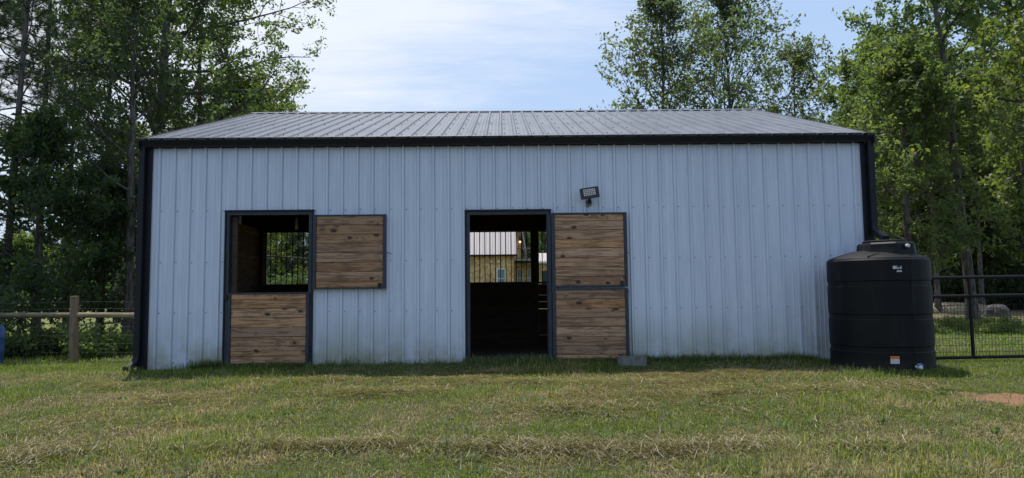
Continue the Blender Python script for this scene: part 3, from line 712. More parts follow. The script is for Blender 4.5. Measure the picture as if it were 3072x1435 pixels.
# ------------------------------------------------------------------ concrete block
bz = gz1(1.73, -0.33)-0.035
bm = bmesh.new()
blk = MB(); L_, D_, Hh = 0.395, 0.20, 0.145
def ringpts(x0, x1, y0, y1, z): return [(x0, y0, z), (x1, y0, z), (x1, y1, z), (x0, y1, z)]
o4 = ringpts(-L_/2, L_/2, -D_/2, D_/2, Hh); i1 = ringpts(-L_/2+0.035, -0.018, -D_/2+0.035, D_/2-0.035, Hh); i2 = ringpts(0.018, L_/2-0.035, -D_/2+0.035, D_/2-0.035, Hh)
low = lambda r: [(x, y, 0.0) for x, y, z in r]
blk.poly(o4+i1+i2+low(o4)+low(i1)+low(i2), [(0, 1, 5, 4), (0, 4, 7, 3), (5, 6, 7, 4)[:0] or (1, 9, 8, 5), (5, 8, 11, 6), (1, 2, 10, 9), (2, 3, 7, 6), (2, 6, 11, 10),
    (12, 13, 1, 0), (13, 14, 2, 1), (14, 15, 3, 2), (15, 12, 0, 3),
    (4, 5, 17, 16), (5, 6, 18, 17), (6, 7, 19, 18), (7, 4, 16, 19), (8, 9, 21, 20), (9, 10, 22, 21), (10, 11, 23, 22), (11, 8, 20, 23), (12, 15, 14, 13)])
bo = blk.build('concrete_block', M['concrete']); bo.location = (1.73, -0.36, bz); bo.rotation_euler = (R(-1), R(1.5), R(-4))
tag(bo, 'grey hollow concrete block in the grass before the open lower door', 'concrete block')

# ------------------------------------------------------------------ gate and right-hand fence bits
gt = thing('farm_gate', 'black tube gate with fine wire mesh to the right of the tank', 'gate', (5.9, 0.2, 0.0))
GX0, GX1 = 5.86, 9.6
def gr_(z0, z1, r=0.026): MB().tube([(GX0, 0.2, z0), (GX1, 0.2, z1)], r, 10).build('rail', M['gatemetal'], gt)
gr_(1.235, 1.255); gr_(0.95, 0.972); gr_(0.015, 0.045)
for x in (GX0, 7.06, 8.35, GX1): MB().tube([(x, 0.2, 0.02), (x, 0.2, 1.24)], 0.026, 10).build('upright', M['gatemetal'], gt)
mb = MB(); x = GX0+0.03
while x < GX1: mb.tube([(x, 0.2, 0.02), (x+0.004, 0.2, 0.965)], 0.0028, 4, False); x += 0.0508
for z in np.arange(0.10, 0.96, 0.1016): mb.tube([(GX0, 0.2, z), (GX1, 0.2, z+0.02)], 0.0030, 4, False)
o = mb.build('wire_mesh', M['gatemetal'], gt); o['kind'] = 'stuff'
pst = MB().box(5.70, 5.78, 0.95, 1.03, -0.05, 2.16).build('fence_post', M['darkwood'], bevel=0.006); tag(pst, 'weathered square post standing behind the tank at the barn corner', 'post')

# ------------------------------------------------------------------ left wooden fence
FY = 1.9
wf = thing('wooden_fence', 'round-rail wooden fence joining the left corner of the barn', 'fence', (-7.6, FY, gz1(-7.6, FY)))
def roundpole(p0, p1, r0, r1, name, mat, n=14):
    P = [Vector(p0).lerp(Vector(p1), t/8) for t in range(9)]; rr2 = random.Random(5)
    pts = [p+Vector((rr2.uniform(-.004, .004), rr2.uniform(-.004, .004), rr2.uniform(-.004, .004))) for p in P]
    o = MB().tube(pts, [r0+(r1-r0)*t/8+rr2.uniform(-.002, .002) for t in range(9)], n).build(name, mat, wf); smooth_edges(o, 50); return o
roundpole((-7.585, FY, -0.1), (-7.61, FY, 1.105), 0.077, 0.068, 'post', M['postwood'])
roundpole((-10.9, FY+0.02, -0.1), (-10.9, FY+0.02, 1.12), 0.077, 0.068, 'post', M['postwood'])
roundpole((-7.66, FY-0.01, 0.765), (-10.95, FY, 0.80), 0.046, 0.050, 'rail', M['railwood'])
roundpole((-7.54, FY-0.01, 0.765), (-5.42, FY-0.02, 0.745), 0.048, 0.044, 'rail', M['railwood'])
mb = MB()
for z in (0.12, 0.27, 0.42, 0.57, 0.72, 0.88, 1.0): mb.tube([(-10.9, FY+0.07, z), (-9.1, FY+0.075, z-0.02), (-7.6, FY+0.07, z+0.005), (-6.4, FY+0.07, z-0.015), (-5.4, FY+0.07, z)], 0.0010, 4, False)
x = -10.9
while x < -5.4: mb.tube([(x, FY+0.07, 0.05), (x+0.006, FY+0.07, 1.0)], 0.0008, 3, False); x += 0.1524
o = mb.build('wire_mesh', M['galv'], wf); o['kind'] = 'stuff'
# blue barrel at the left edge
bx_, by_ = -8.74, 1.35
bl_ = thing('plastic_barrel', 'blue plastic barrel standing in the grass at the left edge', 'barrel', (bx_, by_, -0.04))
o = MB().lathe([(0.24, 0), (0.27, 0.02), (0.275, 0.22), (0.285, 0.25), (0.275, 0.28), (0.28, 0.44), (0.288, 0.47), (0.28, 0.50), (0.275, 0.60), (0.255, 0.645), (0.25, 0.66), (0.23, 0.665), (0.01, 0.655)], (bx_, by_, -0.04), 40).build('barrel_shell', M['blue'], bl_); smooth_edges(o, 50)
MB().lathe([(0.03, 0), (0.03, 0.02), (0.01, 0.022)], (bx_+0.12, by_-0.1, 0.615), 12).build('bung', M['pvc'], bl_)
# ------------------------------------------------------------------ far paddock fences
def board_fence(name, label, pts, h, nb, mat, bw=0.14):
    f = thing(name, label, 'fence', (pts[0][0], pts[0][1], gz1(*pts[0]))); 
    for x, y in pts: z = gz1(x, y); MB().box(x-0.075, x+0.075, y-0.06, y+0.06, z-0.1, z+h+0.06).build('post', mat, f)
    for (xa, ya), (xb, yb) in zip(pts[:-1], pts[1:]):
        za, zb = gz1(xa, ya), gz1(xb, yb)
        for k in range(nb):
            a = 0.22+(h-0.22-bw)*k/(nb-1); yo = 0.075
            MB().poly([(xa, ya-yo-.02, za+a), (xb, yb-yo-.02, zb+a), (xb, yb-yo+.02, zb+a), (xa, ya-yo+.02, za+a), (xa, ya-yo-.02, za+a+bw), (xb, yb-yo-.02, zb+a+bw), (xb, yb-yo+.02, zb+a+bw), (xa, ya-yo+.02, za+a+bw)],
                      [(0, 3, 2, 1), (4, 5, 6, 7), (0, 1, 5, 4), (1, 2, 6, 5), (2, 3, 7, 6), (3, 0, 4, 7)]).build('board', mat, f)
board_fence('board_fence', 'brown board fence across the paddock far behind the left fence', [(-46.0+2.15*i, 49.6+1.45*i) for i in range(10)], 1.25, 4, M['farfence'])
board_fence('board_fence', 'pale board fence farthest away at the back of the paddock', [(-72+3.0*i, 79+0.5*i) for i in range(15)], 1.3, 3, M['palefence'])

# ------------------------------------------------------------------ house behind, seen through the right doorway
hs_ = thing('shingle_house', 'cedar-shingled house with a grey metal roof seen through the right doorway', 'house', (-3.5, 40, 0))
def shakes(x0, x1, y, z0, z1, facing=0, name='shingle_siding'):
    """courses of shingles with butts standing proud; facing 0: towards -y, 1: towards +x (then x0,x1 are y values and y is x)"""
    r = random.Random(3); mb = MB(); rn = []; z = z0; cs = 0.135
    while z < z1:
        t = min(z+cs, z1); x = x0-r.random()*0.15
        while x < x1:
            w = r.uniform(0.10, 0.20); a, b = max(x, x0), min(x+w-0.008, x1); x += w
            if b-a < 0.02: continue
            zb = z+r.uniform(-0.008, 0.008); dp = r.uniform(0.018, 0.03)
            pts = [(a, -dp, zb), (b, -dp, zb), (b, -0.004, t), (a, -0.004, t), (a, 0, zb), (b, 0, zb)]
            if facing == 0: pts = [(p[0], y+p[1], p[2]) for p in pts]
            else: pts = [(y-p[1], p[0], p[2]) for p in pts]
            mb.poly(pts, [(0, 1, 2, 3), (4, 5, 1, 0), (0, 3, 4), (1, 5, 2)]); rn += [r.random()]*6
        z += cs
    o = mb.build(name, M['shake'], hs_); at = o.data.attributes.new('rnd', 'FLOAT', 'POINT'); at.data.foreach_set('value', rn); o['kind'] = 'stuff'; return o
MB().box(-9, 0.66, 40.01, 46, 0, 3.8).build('wall', M['shake'], hs_)
shakes(-5.2, 0.66, 40.0, 1.0, 3.8)
shakes(40.0, 43.0, 0.665, 1.0, 3.8, 1)
MB().box(0.62, 0.69, 39.965, 40.035, 1.0, 3.8).build('corner_board', M['shake'], hs_)
# main roof : steep metal slope with standing seams
mb = MB(); y0, z0, y1, z1 = 39.7, 3.80, 43.3, 8.2
mb.poly([(-9.3, y0, z0), (0.90, y0, z0), (0.90, y1, z1), (-9.3, y1, z1), (-9.3, y0, z0-0.1), (0.90, y0, z0-0.1), (0.90, y1, z1-0.1), (-9.3, y1, z1-0.1)],
        [(0, 1, 2, 3), (0, 4, 5, 1), (1, 5, 6, 2), (7, 6, 5, 4), (3, 2, 6, 7), (0, 3, 7, 4)])
mb.poly([(-9.3, y1, z1), (0.90, y1, z1), (0.90, 47, 3.8), (-9.3, 47, 3.8)], [(0, 1, 2, 3)])
x = -9.1
while x < 0.9:
    mb.poly([(x-.015, y0, z0), (x+.015, y0, z0), (x+.015, y1, z1), (x-.015, y1, z1), (x-.01, y0-.02, z0+.05), (x+.01, y0-.02, z0+.05), (x+.01, y1-.02, z1+.05), (x-.01, y1-.02, z1+.05)],
            [(0, 1, 5, 4), (1, 2, 6, 5), (4, 5, 6, 7), (0, 4, 7, 3)]); x += 0.2286
mb.build('roof', M['hroof'], hs_)
MB().box(-9.3, 0.90, 39.66, 39.695, 3.68, 3.82).build('eave_board', M['black'], hs_)
def hwin(x0, x1, z0, z1, y, pane='pane', rows=2, cols=2):
    f = MB(); t = 0.075; f.box(x0, x1, y-0.06, y, z1-t, z1); f.box(x0, x1, y-0.06, y, z0, z0+t); f.box(x0, x0+t, y-0.06, y, z0+t, z1-t); f.box(x1-t, x1, y-0.06, y, z0+t, z1-t)
    zm = (z0+z1)/2; f.box(x0+t, x1-t, y-0.05, y, zm-0.025, zm+0.025)
    w = f.build('window', M['wtrim'], hs_); MB().box(x0+t, x1-t, y-0.03, y-0.02, z0+t, zm-.025).build('pane', M[pane], w); MB().box(x0+t, x1-t, y-0.035, y-0.025, zm+.025, z1-t).build('pane', M[pane], w)
    xm = (x0+x1)/2; MB().box(xm-0.012, xm+0.012, y-0.045, y-0.036, z0+t, z1-t).build('muntin', M['wtrim'], w)
hwin(-0.58, 0.08, 1.35, 2.83, 39.96)
for x in (-1.07, -0.52): MB().box(x, x+0.16, 39.86, 39.97, 3.24, 3.38).build('wall_vent', M['wtrim'], hs_)
# recessed wing with porch roof, balcony and upper gable
MB().box(0.70, 2.1, 43.01, 46, 0, 3.3).build('wall', M['shake'], hs_); shakes(0.70, 2.1, 43.0, 1.2, 3.3)
hwin(0.92, 1.42, 1.45, 2.90, 42.96); hwin(1.72, 2.02, 1.45, 2.90, 42.96)
MB().box(0.80, 2.35, 41.6, 43.0, 3.42, 3.52).build('porch_deck', M['wtrim'], hs_); MB().box(0.80, 2.35, 41.55, 41.6, 3.26, 3.46).build('fascia', M['black'], hs_)
rl = MB(); rl.tube([(0.85, 41.65, 4.35), (2.3, 41.65, 4.35)], 0.025, 6); rl.tube([(0.85, 41.65, 3.62), (2.3, 41.65, 3.62)], 0.02, 6)
for k in range(13): rl.tube([(0.86+k*0.12, 41.65, 3.62), (0.86+k*0.12, 41.65, 4.35)], 0.010, 4)
rl.build('balcony_rail', M['bar'], hs_)
MB().box(0.95, 1.35, 43.6, 45.5, 3.5, 7.0).build('wall', M['shake'], hs_); shakes(0.95, 1.35, 43.59, 3.5, 6.4)
MB().box(0.80, 0.95, 43.5, 43.6, 3.5, 4.9).build('door_casing', M['wtrim'], hs_)
MB().poly([(1.20, 43.2, 6.6), (1.32, 43.2, 6.6), (1.78, 43.2, 3.75), (1.66, 43.2, 3.75), (1.20, 45.5, 6.6), (1.32, 45.5, 6.6), (1.78, 45.5, 3.75), (1.66, 45.5, 3.75)],
          [(0, 3, 2, 1), (4, 5, 6, 7), (1, 2, 6, 5), (0, 4, 7, 3), (3, 7, 6, 2), (0, 1, 5, 4)]).build('gable_roof', M['hroof'], hs_)
lp = MB().box(1.16, 1.26, 43.4, 43.5, 5.06, 5.26).build('porch_lamp', M['black'], hs_); MB().lathe([(0.02, 0), (0.07, 0.05), (0.07, 0.13), (0.03, 0.16)], (1.21, 43.40, 4.89), 10).build('bulb', M['glow'], lp)
# low side wing
MB().box(2.45, 6.0, 42.0, 46, 0, 3.35).build('side_wing', M['shake'], hs_); shakes(2.45, 3.6, 41.985, 1.2, 3.3)
mb = MB(); mb.poly([(2.3, 41.7, 3.38), (6.2, 41.7, 3.38), (6.2, 44.5, 4.15), (2.3, 44.5, 4.15), (2.3, 41.7, 3.30), (6.2, 41.7, 3.30), (6.2, 44.5, 4.07), (2.3, 44.5, 4.07)], [(0, 1, 2, 3), (0, 4, 5, 1), (0, 3, 7, 4), (1, 5, 6, 2), (7, 6, 5, 4), (3, 2, 6, 7)])
x = 2.4
while x < 6.2: mb.poly([(x-.02, 41.7, 3.38), (x+.02, 41.7, 3.38), (x+.02, 44.5, 4.15), (x-.02, 44.5, 4.15), (x-.01, 41.7, 3.43), (x+.01, 41.7, 3.43), (x+.01, 44.5, 4.20), (x-.01, 44.5, 4.20)], [(0, 1, 5, 4), (1, 2, 6, 5), (4, 5, 6, 7), (0, 4, 7, 3)]); x += 0.3
mb.build('porch_roof', M['hroof'], hs_); MB().box(2.3, 6.2, 41.66, 41.695, 3.24, 3.38).build('eave_board', M['wtrim'], hs_)
w = MB().box(2.78, 3.35, 41.9, 41.98, 1.6, 2.66).build('window', M['black'], hs_); MB().box(2.84, 3.29, 41.89, 41.9, 1.66, 2.6).build('pane', M['glass'], w)

# ------------------------------------------------------------------ sand heap, boulder
def heap(name, x, y, rx, ry, h, mat, label, cat, seed, steep=1.0, kind=None, flat=0.0):
    r = RS(seed); n, m = 40, 14; V = []; Fc = []; rough_ = 0.10 if name == 'boulder' else 0.0
    for j in range(m+1):
        t = j/m
        for i in range(n):
            a = 2*math.pi*i/n; wob = 1+0.10*math.sin(3*a+seed)+0.06*math.sin(7*a+seed*2); rad = ((1-t)**steep if steep < 1 else math.sin((1-t)*math.pi/2)**(0.6 if rough_ else 1))*(1+rough_*(r.rand()-0.5)+rough_*(1 if (i//4) % 2 else -0.3))
            z = h*math.sin(t*math.pi/2) if steep >= 1 else h*t
            V.append((x+rx*rad*wob*math.cos(a), y+ry*rad*wob*math.sin(a), z*(1+0.07*math.sin(5*a+j*0.9+seed)*(1-t)))); 
    for j in range(m):
        for i in range(n): i2 = (i+1) % n; Fc.append((j*n+i, j*n+i2, (j+1)*n+i2, (j+1)*n+i))
    zb = gz1(x, y)-0.04; mb = MB(); mb.poly([(a, b, c+zb) for a, b, c in V], Fc); o = mb.build(name, mat, smooth=True); tag(o, label, cat, kind=kind); return o
heap('sand_heap', 20.6, 22.5, 2.4, 1.2, 0.50, M['sand'], 'low heap of pale sand at the edge of the wood beyond the gate', 'sand heap', 2)
heap('boulder', 19.0, 16.6, 0.42, 0.36, 0.52, M['boulder'], 'grey rounded boulder among plants beyond the gate', 'boulder', 5)

# ------------------------------------------------------------------ trees
def tubes_np(paths, n_by):
    """paths: list of (P (k,3), r (k,)) ; returns verts, quad faces"""
    VV, FF, b = [], [], 0
    for (P, r), n in zip(paths, n_by):
        k = len(P); d = np.gradient(P, axis=0); d /= np.linalg.norm(d, axis=1)[:, None]+1e-9
        a = np.array([0.31, 0.17, 0.93]); a = a if abs(d[0]@a) < 0.9 else np.array([1., 0, 0.1])
        u = np.cross(d, a); u /= np.linalg.norm(u, axis=1)[:, None]+1e-9; w = np.cross(d, u)
        t = np.arange(n)*2*np.pi/n
        ring = P[:, None, :]+(u[:, None, :]*np.cos(t)[None, :, None]+w[:, None, :]*np.sin(t)[None, :, None])*r[:, None, None]
        VV.append(ring.reshape(-1, 3)); i = (np.arange(k-1)[:, None]*n+np.arange(n)[None, :]); i2 = (np.arange(k-1)[:, None]*n+((np.arange(n)+1) % n)[None, :])
        FF.append(np.stack([i, i2, i2+n, i+n], -1).reshape(-1, 4)+b); b += k*n
    return np.concatenate(VV), np.concatenate(FF)
def unit(v): return v/(np.linalg.norm(v, axis=-1, keepdims=True)+1e-9)
def leaves_np(C, r, L, Wd, updir=0.6, out=None):
    n = len(C); nrm = unit(r.normal(size=(n, 3))+np.array([0, 0, updir])); a = unit(np.cross(nrm, r.normal(size=(n, 3)))); b = np.cross(nrm, a)
    s = (0.65+0.7*r.rand(n))[:, None]; A = a*L*s/2; B = b*Wd*s/2; drop = nrm*L*0.10*s
    V = np.stack([C-A-drop, C+B+drop*0.3, C+A-drop, C-B+drop*0.3], 1).reshape(-1, 3); return V, np.arange(4*n).reshape(-1, 4)
def bend(p0, d, L, k, r, curl, jit):
    P = [p0]; d = d.copy()
    for i in range(k):
        d = unit(d+np.array([0, 0, curl])+r.normal(size=3)*jit); P.append(P[-1]+d*L/k)
    return np.array(P)
PAL = {'oak': ((0.048, 0.080, 0.034), (0.135, 0.175, 0.075)), 'gum': ((0.058, 0.096, 0.040), (0.170, 0.215, 0.090)), 'dark': ((0.030, 0.056, 0.030), (0.085, 0.120, 0.058)),
       'pine': ((0.034, 0.064, 0.036), (0.090, 0.130, 0.070)), 'lite': ((0.085, 0.122, 0.042), (0.190, 0.230, 0.085)), 'grey': ((0.070, 0.100, 0.060), (0.165, 0.205, 0.125))}  # tones shifted bluer and greyer, painting air haze into the leaf colour
def leafcols(n, per, pal, r, clump):
    a, b = np.array(PAL[pal][0]), np.array(PAL[pal][1]); t = np.clip(0.55*clump+0.55*r.rand(n)-0.05, 0, 1)[:, None]
    c = a*(1-t)+b*t; y = r.rand(n) < 0.02; c[y] = c[y]*np.array([1.7, 1.25, 0.6]); return np.repeat(c, per, 0)
def make_broad(seed, Ht, r0, lo, Rad, nl, ns, ntw, lpt, leaf, pal, lean=(0, 0), updeg=(15, 60), shape=1.0, twl=0.5, ms=1.0, sig=0.085, fork=0):
    r = RS(seed); paths, sides = [], []; k = 16; zz = np.linspace(0, Ht, k)
    wob = np.cumsum(r.normal(size=(k, 2))*0.035*Ht/12, 0); TP = np.stack([lean[0]*zz+wob[:, 0]*np.linspace(0, 1, k), lean[1]*zz+wob[:, 1]*np.linspace(0, 1, k), zz], 1)
    tr = r0*(1-zz/Ht*0.93)**0.8; tr[0] *= 1.5; tr[1] *= 1.06; paths.append((TP, tr)); sides.append(12)
    LC, CL = [], []; az = r.rand()*6.28
    for i in range(nl):
        f = lo+(0.985-lo)*((i+r.rand()*0.8)/nl); z = f*Ht; p0 = np.array([np.interp(z, zz, TP[:, 0]), np.interp(z, zz, TP[:, 1]), z])
        s = (f-lo)/(1-lo); env = (math.sin(math.pi*min(1, (0.22+0.78*s)**0.8))**0.7)*shape+(1-shape)*(1-s*0.75)
        env = max(env, 0.22); az += 2.4+r.normal()*0.3; L = Rad*env*(0.65+0.5*r.rand())
        el = R(updeg[0]+(updeg[1]-updeg[0])*s+r.normal()*8); d = np.array([math.cos(az)*math.cos(el), math.sin(az)*math.cos(el), math.sin(el)])
        LP = bend(p0, d, L, 6, r, 0.05, 0.13); rl = max(0.012, np.interp(z, zz, tr)*0.5)*np.linspace(1, 0.16, 7); paths.append((LP, rl)); sides.append(6)
        for j in range(ns):
            fj = 0.22+0.78*(j+r.rand()*0.7)/ns; q = min(fj*6, 5.999); ii = int(q); pj_ = LP[ii]*(1-(q-ii))+LP[ii+1]*(q-ii); dl = unit(LP[ii+1]-LP[ii])
            side = unit(np.cross(dl, r.normal(size=3))); ds = unit(dl*0.65+side*(0.9 if j < ns-1 else 0.2)+np.array([0, 0, 0.08])); Ls = (0.32*L+0.25)*(1.05-0.45*fj)*(0.7+0.6*r.rand())
            SP = bend(pj_, ds, Ls, 4, r, 0.03, 0.18); paths.append((SP, np.interp(fj, [0, 1], [rl[0], rl[-1]])*0.55*np.linspace(1, 0.25, 5)+0.002)); sides.append(4)
            cl = np.clip(r.rand()*0.7+0.3*fj, 0, 1)
            for m in range(ntw):
                g = 0.15+0.85*(m+r.rand())/ntw; q = min(g*4, 3.999); ii = int(q); pt = SP[ii]*(1-(q-ii))+SP[ii+1]*(q-ii); dt = unit(unit(SP[ii+1]-SP[ii])*0.8+r.normal(size=3)*0.75+np.array([0, 0, 0.15]))
                Lt = twl*(0.6+0.7*r.rand()); TPp = np.array([pt, pt+dt*Lt*0.5+r.normal(size=3)*0.02, pt+dt*Lt]); 
                if ms > 0.5: paths.append((TPp, np.array([0.006, 0.004, 0.002])*ms)); sides.append(3)
                n = max(3, int(lpt*(0.5+r.rand()))); tt = (0.25+0.75*r.rand(n)**0.7)[:, None]; LC.append(pt+dt*Lt*tt+r.normal(size=(n, 3))*sig); CL.append(np.full(n, cl))
    LC = np.concatenate(LC); CL = np.concatenate(CL); V, Fq = leaves_np(LC, r, leaf, leaf*0.52)
    wv_, wf_ = tubes_np(paths, sides)
    return mesh_np('trunk', wv_, wf_, M['bark']), mesh_np('crown', V, Fq, M['leaf'], leafcols(len(LC), 4, pal, r, CL))
def make_pine(seed, Ht, r0, lo, Rad, nl, ns, ntf, nn, nlen, pal='pine', lean=(0, 0), w=0.011):
    r = RS(seed); paths, sides = [], []; k = 16; zz = np.linspace(0, Ht, k); wob = np.cumsum(r.normal(size=(k, 2))*0.02, 0)*np.linspace(0, 1, k)[:, None]
    TP = np.stack([lean[0]*zz+wob[:, 0], lean[1]*zz+wob[:, 1], zz], 1); tr = r0*(1-zz/Ht*0.93)**0.85; tr[0] *= 1.25; paths.append((TP, tr)); sides.append(10)
    TC, TD, CL = [], [], []; az = r.rand()*6.28
    for i in range(nl):
        f = lo+(0.985-lo)*((i+r.rand()*0.5)/nl); z = f*Ht; s = (f-lo)/(1-lo); az += 2.4+r.normal()*0.35; L = Rad*(1-s)**0.65*(0.55+0.6*r.rand())+0.25
        if s < 0.15: L *= 0.7
        p0 = np.array([np.interp(z, zz, TP[:, 0]), np.interp(z, zz, TP[:, 1]), z]); el = R(-5+45*s+r.normal()*10); d = np.array([math.cos(az)*math.cos(el), math.sin(az)*math.cos(el), math.sin(el)])
        LP = bend(p0, d, L, 5, r, 0.06, 0.09); rl = max(0.010, np.interp(z, zz, tr)*0.36)*np.linspace(1, 0.2, 6); paths.append((LP, rl)); sides.append(5)
        for j in range(ns):
            fj = 0.3+0.7*(j+r.rand()*0.7)/ns; q = min(fj*5, 4.999); ii = int(q); pj_ = LP[ii]*(1-(q-ii))+LP[ii+1]*(q-ii); dl = unit(LP[ii+1]-LP[ii]); side = unit(np.cross(dl, np.array([0, 0, 1.]))+r.normal(size=3)*0.3)*(1 if j % 2 else -1)
            ds = unit(dl*0.8+side*0.8+np.array([0, 0, 0.12])); Ls = (0.28*L+0.15)*(1.1-0.6*fj)*(0.7+0.6*r.rand()); SP = bend(pj_, ds, Ls, 3, r, 0.07, 0.12); paths.append((SP, 0.007*np.linspace(1, 0.5, 4))); sides.append(3)
            cl = r.rand()
            for m in range(ntf):
                g = 0.3+0.7*(m+r.rand()*0.5)/ntf; q = min(g*3, 2.999); ii = int(q); TC.append(SP[ii]*(1-(q-ii))+SP[ii+1]*(q-ii)); TD.append(unit(unit(SP[ii+1]-SP[ii])+r.normal(size=3)*0.35+np.array([0, 0, 0.25]))); CL.append(cl)
    TC = np.array(TC); TD = np.array(TD); CL = np.array(CL); nT = len(TC)
    C = np.repeat(TC, nn, 0); D = unit(np.repeat(TD, nn, 0)*0.75+unit(r.normal(size=(nT*nn, 3)))*0.9); Ln = nlen*(0.7+0.5*r.rand(nT*nn))[:, None]
    sdv = unit(np.cross(D, r.normal(size=D.shape)))*w; V = np.stack([C-sdv*0.5, C+sdv*0.5, C+D*Ln-np.array([0, 0, 0.02])], 1).reshape(-1, 3)
    wv_, wf_ = tubes_np(paths, sides)
    return mesh_np('trunk', wv_, wf_, M['bark']), mesh_np('crown', V, np.arange(3*nT*nn).reshape(-1, 3), M['needle'], leafcols(nT*nn, 3, pal, r, np.repeat(CL, nn)), nside=3)
def make_bush(seed, Hh, Rr, ncl, lpc, leaf, pal):
    r = RS(seed); paths, sides, LC, CL = [], [], [], []
    for i in range(ncl):
        a = r.rand()*6.28; rad = Rr*math.sqrt(r.rand()); h = Hh*(0.35+0.65*r.rand())*(1-0.45*(rad/Rr)**2); tip = np.array([rad*math.cos(a), rad*math.sin(a), h])
        P = np.array([tip*np.array([0.15, 0.15, 0]), tip*np.array([0.5, 0.5, 0.5])+r.normal(size=3)*0.03, tip]); paths.append((P, np.array([0.010, 0.007, 0.003]))); sides.append(4)
        n = int(lpc*(0.6+0.8*r.rand())); t = (0.25+0.75*r.rand(n))[:, None]; LC.append(P[0]*(1-t)+P[2]*t+r.normal(size=(n, 3))*np.array([0.12, 0.12, 0.09])*min(1.3, 0.5+Rr*0.5)); CL.append(np.full(n, r.rand()))
    LC = np.concatenate(LC); LC[:, 2] = np.abs(LC[:, 2]); V, Fq = leaves_np(LC, r, leaf, leaf*0.6, 0.9); wv_, wf_ = tubes_np(paths, sides)
    return mesh_np('stems', wv_, wf_, M['bark']), mesh_np('foliage', V, Fq, M['leaf'], leafcols(len(LC), 4, pal, r, np.concatenate(CL)))
def plant(name, label, cat, meshes, x, y, rot=0.0, sc=1.0, group=None, names=('trunk', 'crown'), szz=None):
    t = thing(name, label, cat, (x, y, gz1(x, y)-0.03), group); t.rotation_euler = (0, 0, rot); t.scale = (sc, sc, szz or sc)
    for nm, me in zip(names, meshes): o = bpy.data.objects.new(nm, me); COL.objects.link(o); o.parent = t
    return t
def px(u, y):      # world x for a sighting column at eye height and depth y (layout helper)
    return CAM.x+(u-1288)/1772.6*(y-CAM.y)+0.013*(y-CAM.y)

# near and mid trees
oakL = make_broad(11, 14, 0.20, 0.30, 4.4, 44, 7, 5, 17, 0.125, 'oak', (0.025, 0), (5, 62), 0.9, 0.5)
plant('oak_tree', 'tall dark oak behind the left end of the barn roof, limbs reaching over the ridge', 'tree', oakL, px(383, 9.5), 9.5, 0.4)
plant('oak_tree', 'lighter green oak low behind the left part of the roof', 'tree', make_broad(12, 8.3, 0.13, 0.3, 3.9, 34, 6, 5, 22, 0.13, 'lite', (0, 0), (10, 50), 1.0, 0.5), px(585, 14), 14, 1.0)
plant('oak_tree', 'oak with an open lacy crown between the tall dark oak and the sky', 'tree', make_broad(19, 12.5, 0.12, 0.32, 3.6, 32, 6, 5, 17, 0.135, 'oak', (0.0, 0), (5, 50), 0.95, 0.5), px(488, 12.5), 12.5, 2.0)
airA = make_broad(21, 12.5, 0.12, 0.22, 3.9, 42, 6, 5, 11, 0.15, 'grey', (0.0, 0), (18, 68), 0.9, 0.55)
airB = make_broad(22, 13.0, 0.13, 0.22, 4.9, 48, 6, 5, 10, 0.15, 'grey', (0.02, 0), (18, 68), 0.9, 0.55)
plant('oak_tree', 'airy oak rising behind the roof, the left of the pair', 'tree', airA, px(1672, 15.5), 15.5, 0.8)
plant('oak_tree', 'airy oak rising behind the roof, the right and broader of the pair', 'tree', airB, px(1862, 16.5), 16.5, 2.1)
plant('oak_tree', 'small thin-crowned oak behind the right end of the roof', 'tree', make_broad(23, 10.6, 0.10, 0.36, 4.0, 28, 6, 4, 12, 0.15, 'grey', (0.03, 0), (22, 60), 0.9, 0.5), px(2010, 18.0), 18.0, 0.2)
gumA = make_broad(31, 14.5, 0.15, 0.42, 3.3, 34, 6, 5, 18, 0.15, 'gum', (-0.05, 0), (2, 55), 0.85, 0.5)
gumB = make_broad(32, 15, 0.17, 0.36, 3.4, 36, 6, 5, 20, 0.15, 'gum', (-0.04, 0), (0, 50), 0.8, 0.5)
plant('gum_tree', 'tall tree with a leaning rough grey trunk behind the gate', 'tree', gumA, 14.05, 10.6, 0.0)
plant('gum_tree', 'broad dark tree close behind the right end of the roof', 'tree', make_broad(33, 7.7, 0.12, 0.24, 2.6, 30, 6, 5, 16, 0.15, 'gum', (-0.01, 0), (5, 55), 0.9, 0.5), px(2290, 9.5), 9.5, 1.7)
plant('gum_tree', 'tall tree with a grey trunk at the right edge of the picture', 'tree', gumB, px(2625, 12.5), 12.5, 0.0)
plant('gum_tree', 'yellow-green tree overhanging from beyond the right edge', 'tree', make_broad(34, 9.5, 0.16, 0.36, 2.6, 32, 6, 5, 20, 0.14, 'lite', (-0.03, 0), (0, 50), 0.85, 0.5), px(2790, 4.6), 4.6, 0.5)
# near pines and saplings on the left
pineA = make_pine(41, 14, 0.085, 0.34, 2.6, 60, 9, 4, 24, 0.20, lean=(0.045, 0)); pineB = make_pine(42, 13, 0.10, 0.22, 2.8, 62, 9, 4, 24, 0.20)
pineC = make_pine(43, 15, 0.11, 0.36, 2.8, 54, 9, 4, 22, 0.21)
plant('pine_tree', 'slender pine with a long bare trunk at the far left', 'tree', pineA, px(16, 4.5), 4.5, 0.0)
plant('pine_tree', 'dark bushy pine at the left edge above the fence', 'tree', pineB, px(-60, 6.5), 6.5, 1.1)
plant('pine_tree', 'dark pine behind the left fence between the bare trunk and the post', 'tree', pineC, px(105, 9.5), 9.5, 2.2)
plant('pine_tree', 'thin young pine just left of the fence post', 'tree', pineB, px(178, 12.0), 12.0, 3.3, 0.92)
plant('oak_tree', 'dense dark oak rising just right of the fence post', 'tree', make_broad(13, 9.0, 0.09, 0.30, 2.2, 22, 6, 4, 10, 0.12, 'oak', (0, 0), (5, 55), 0.85, 0.5), px(262, 7.5), 7.5, 1.0)
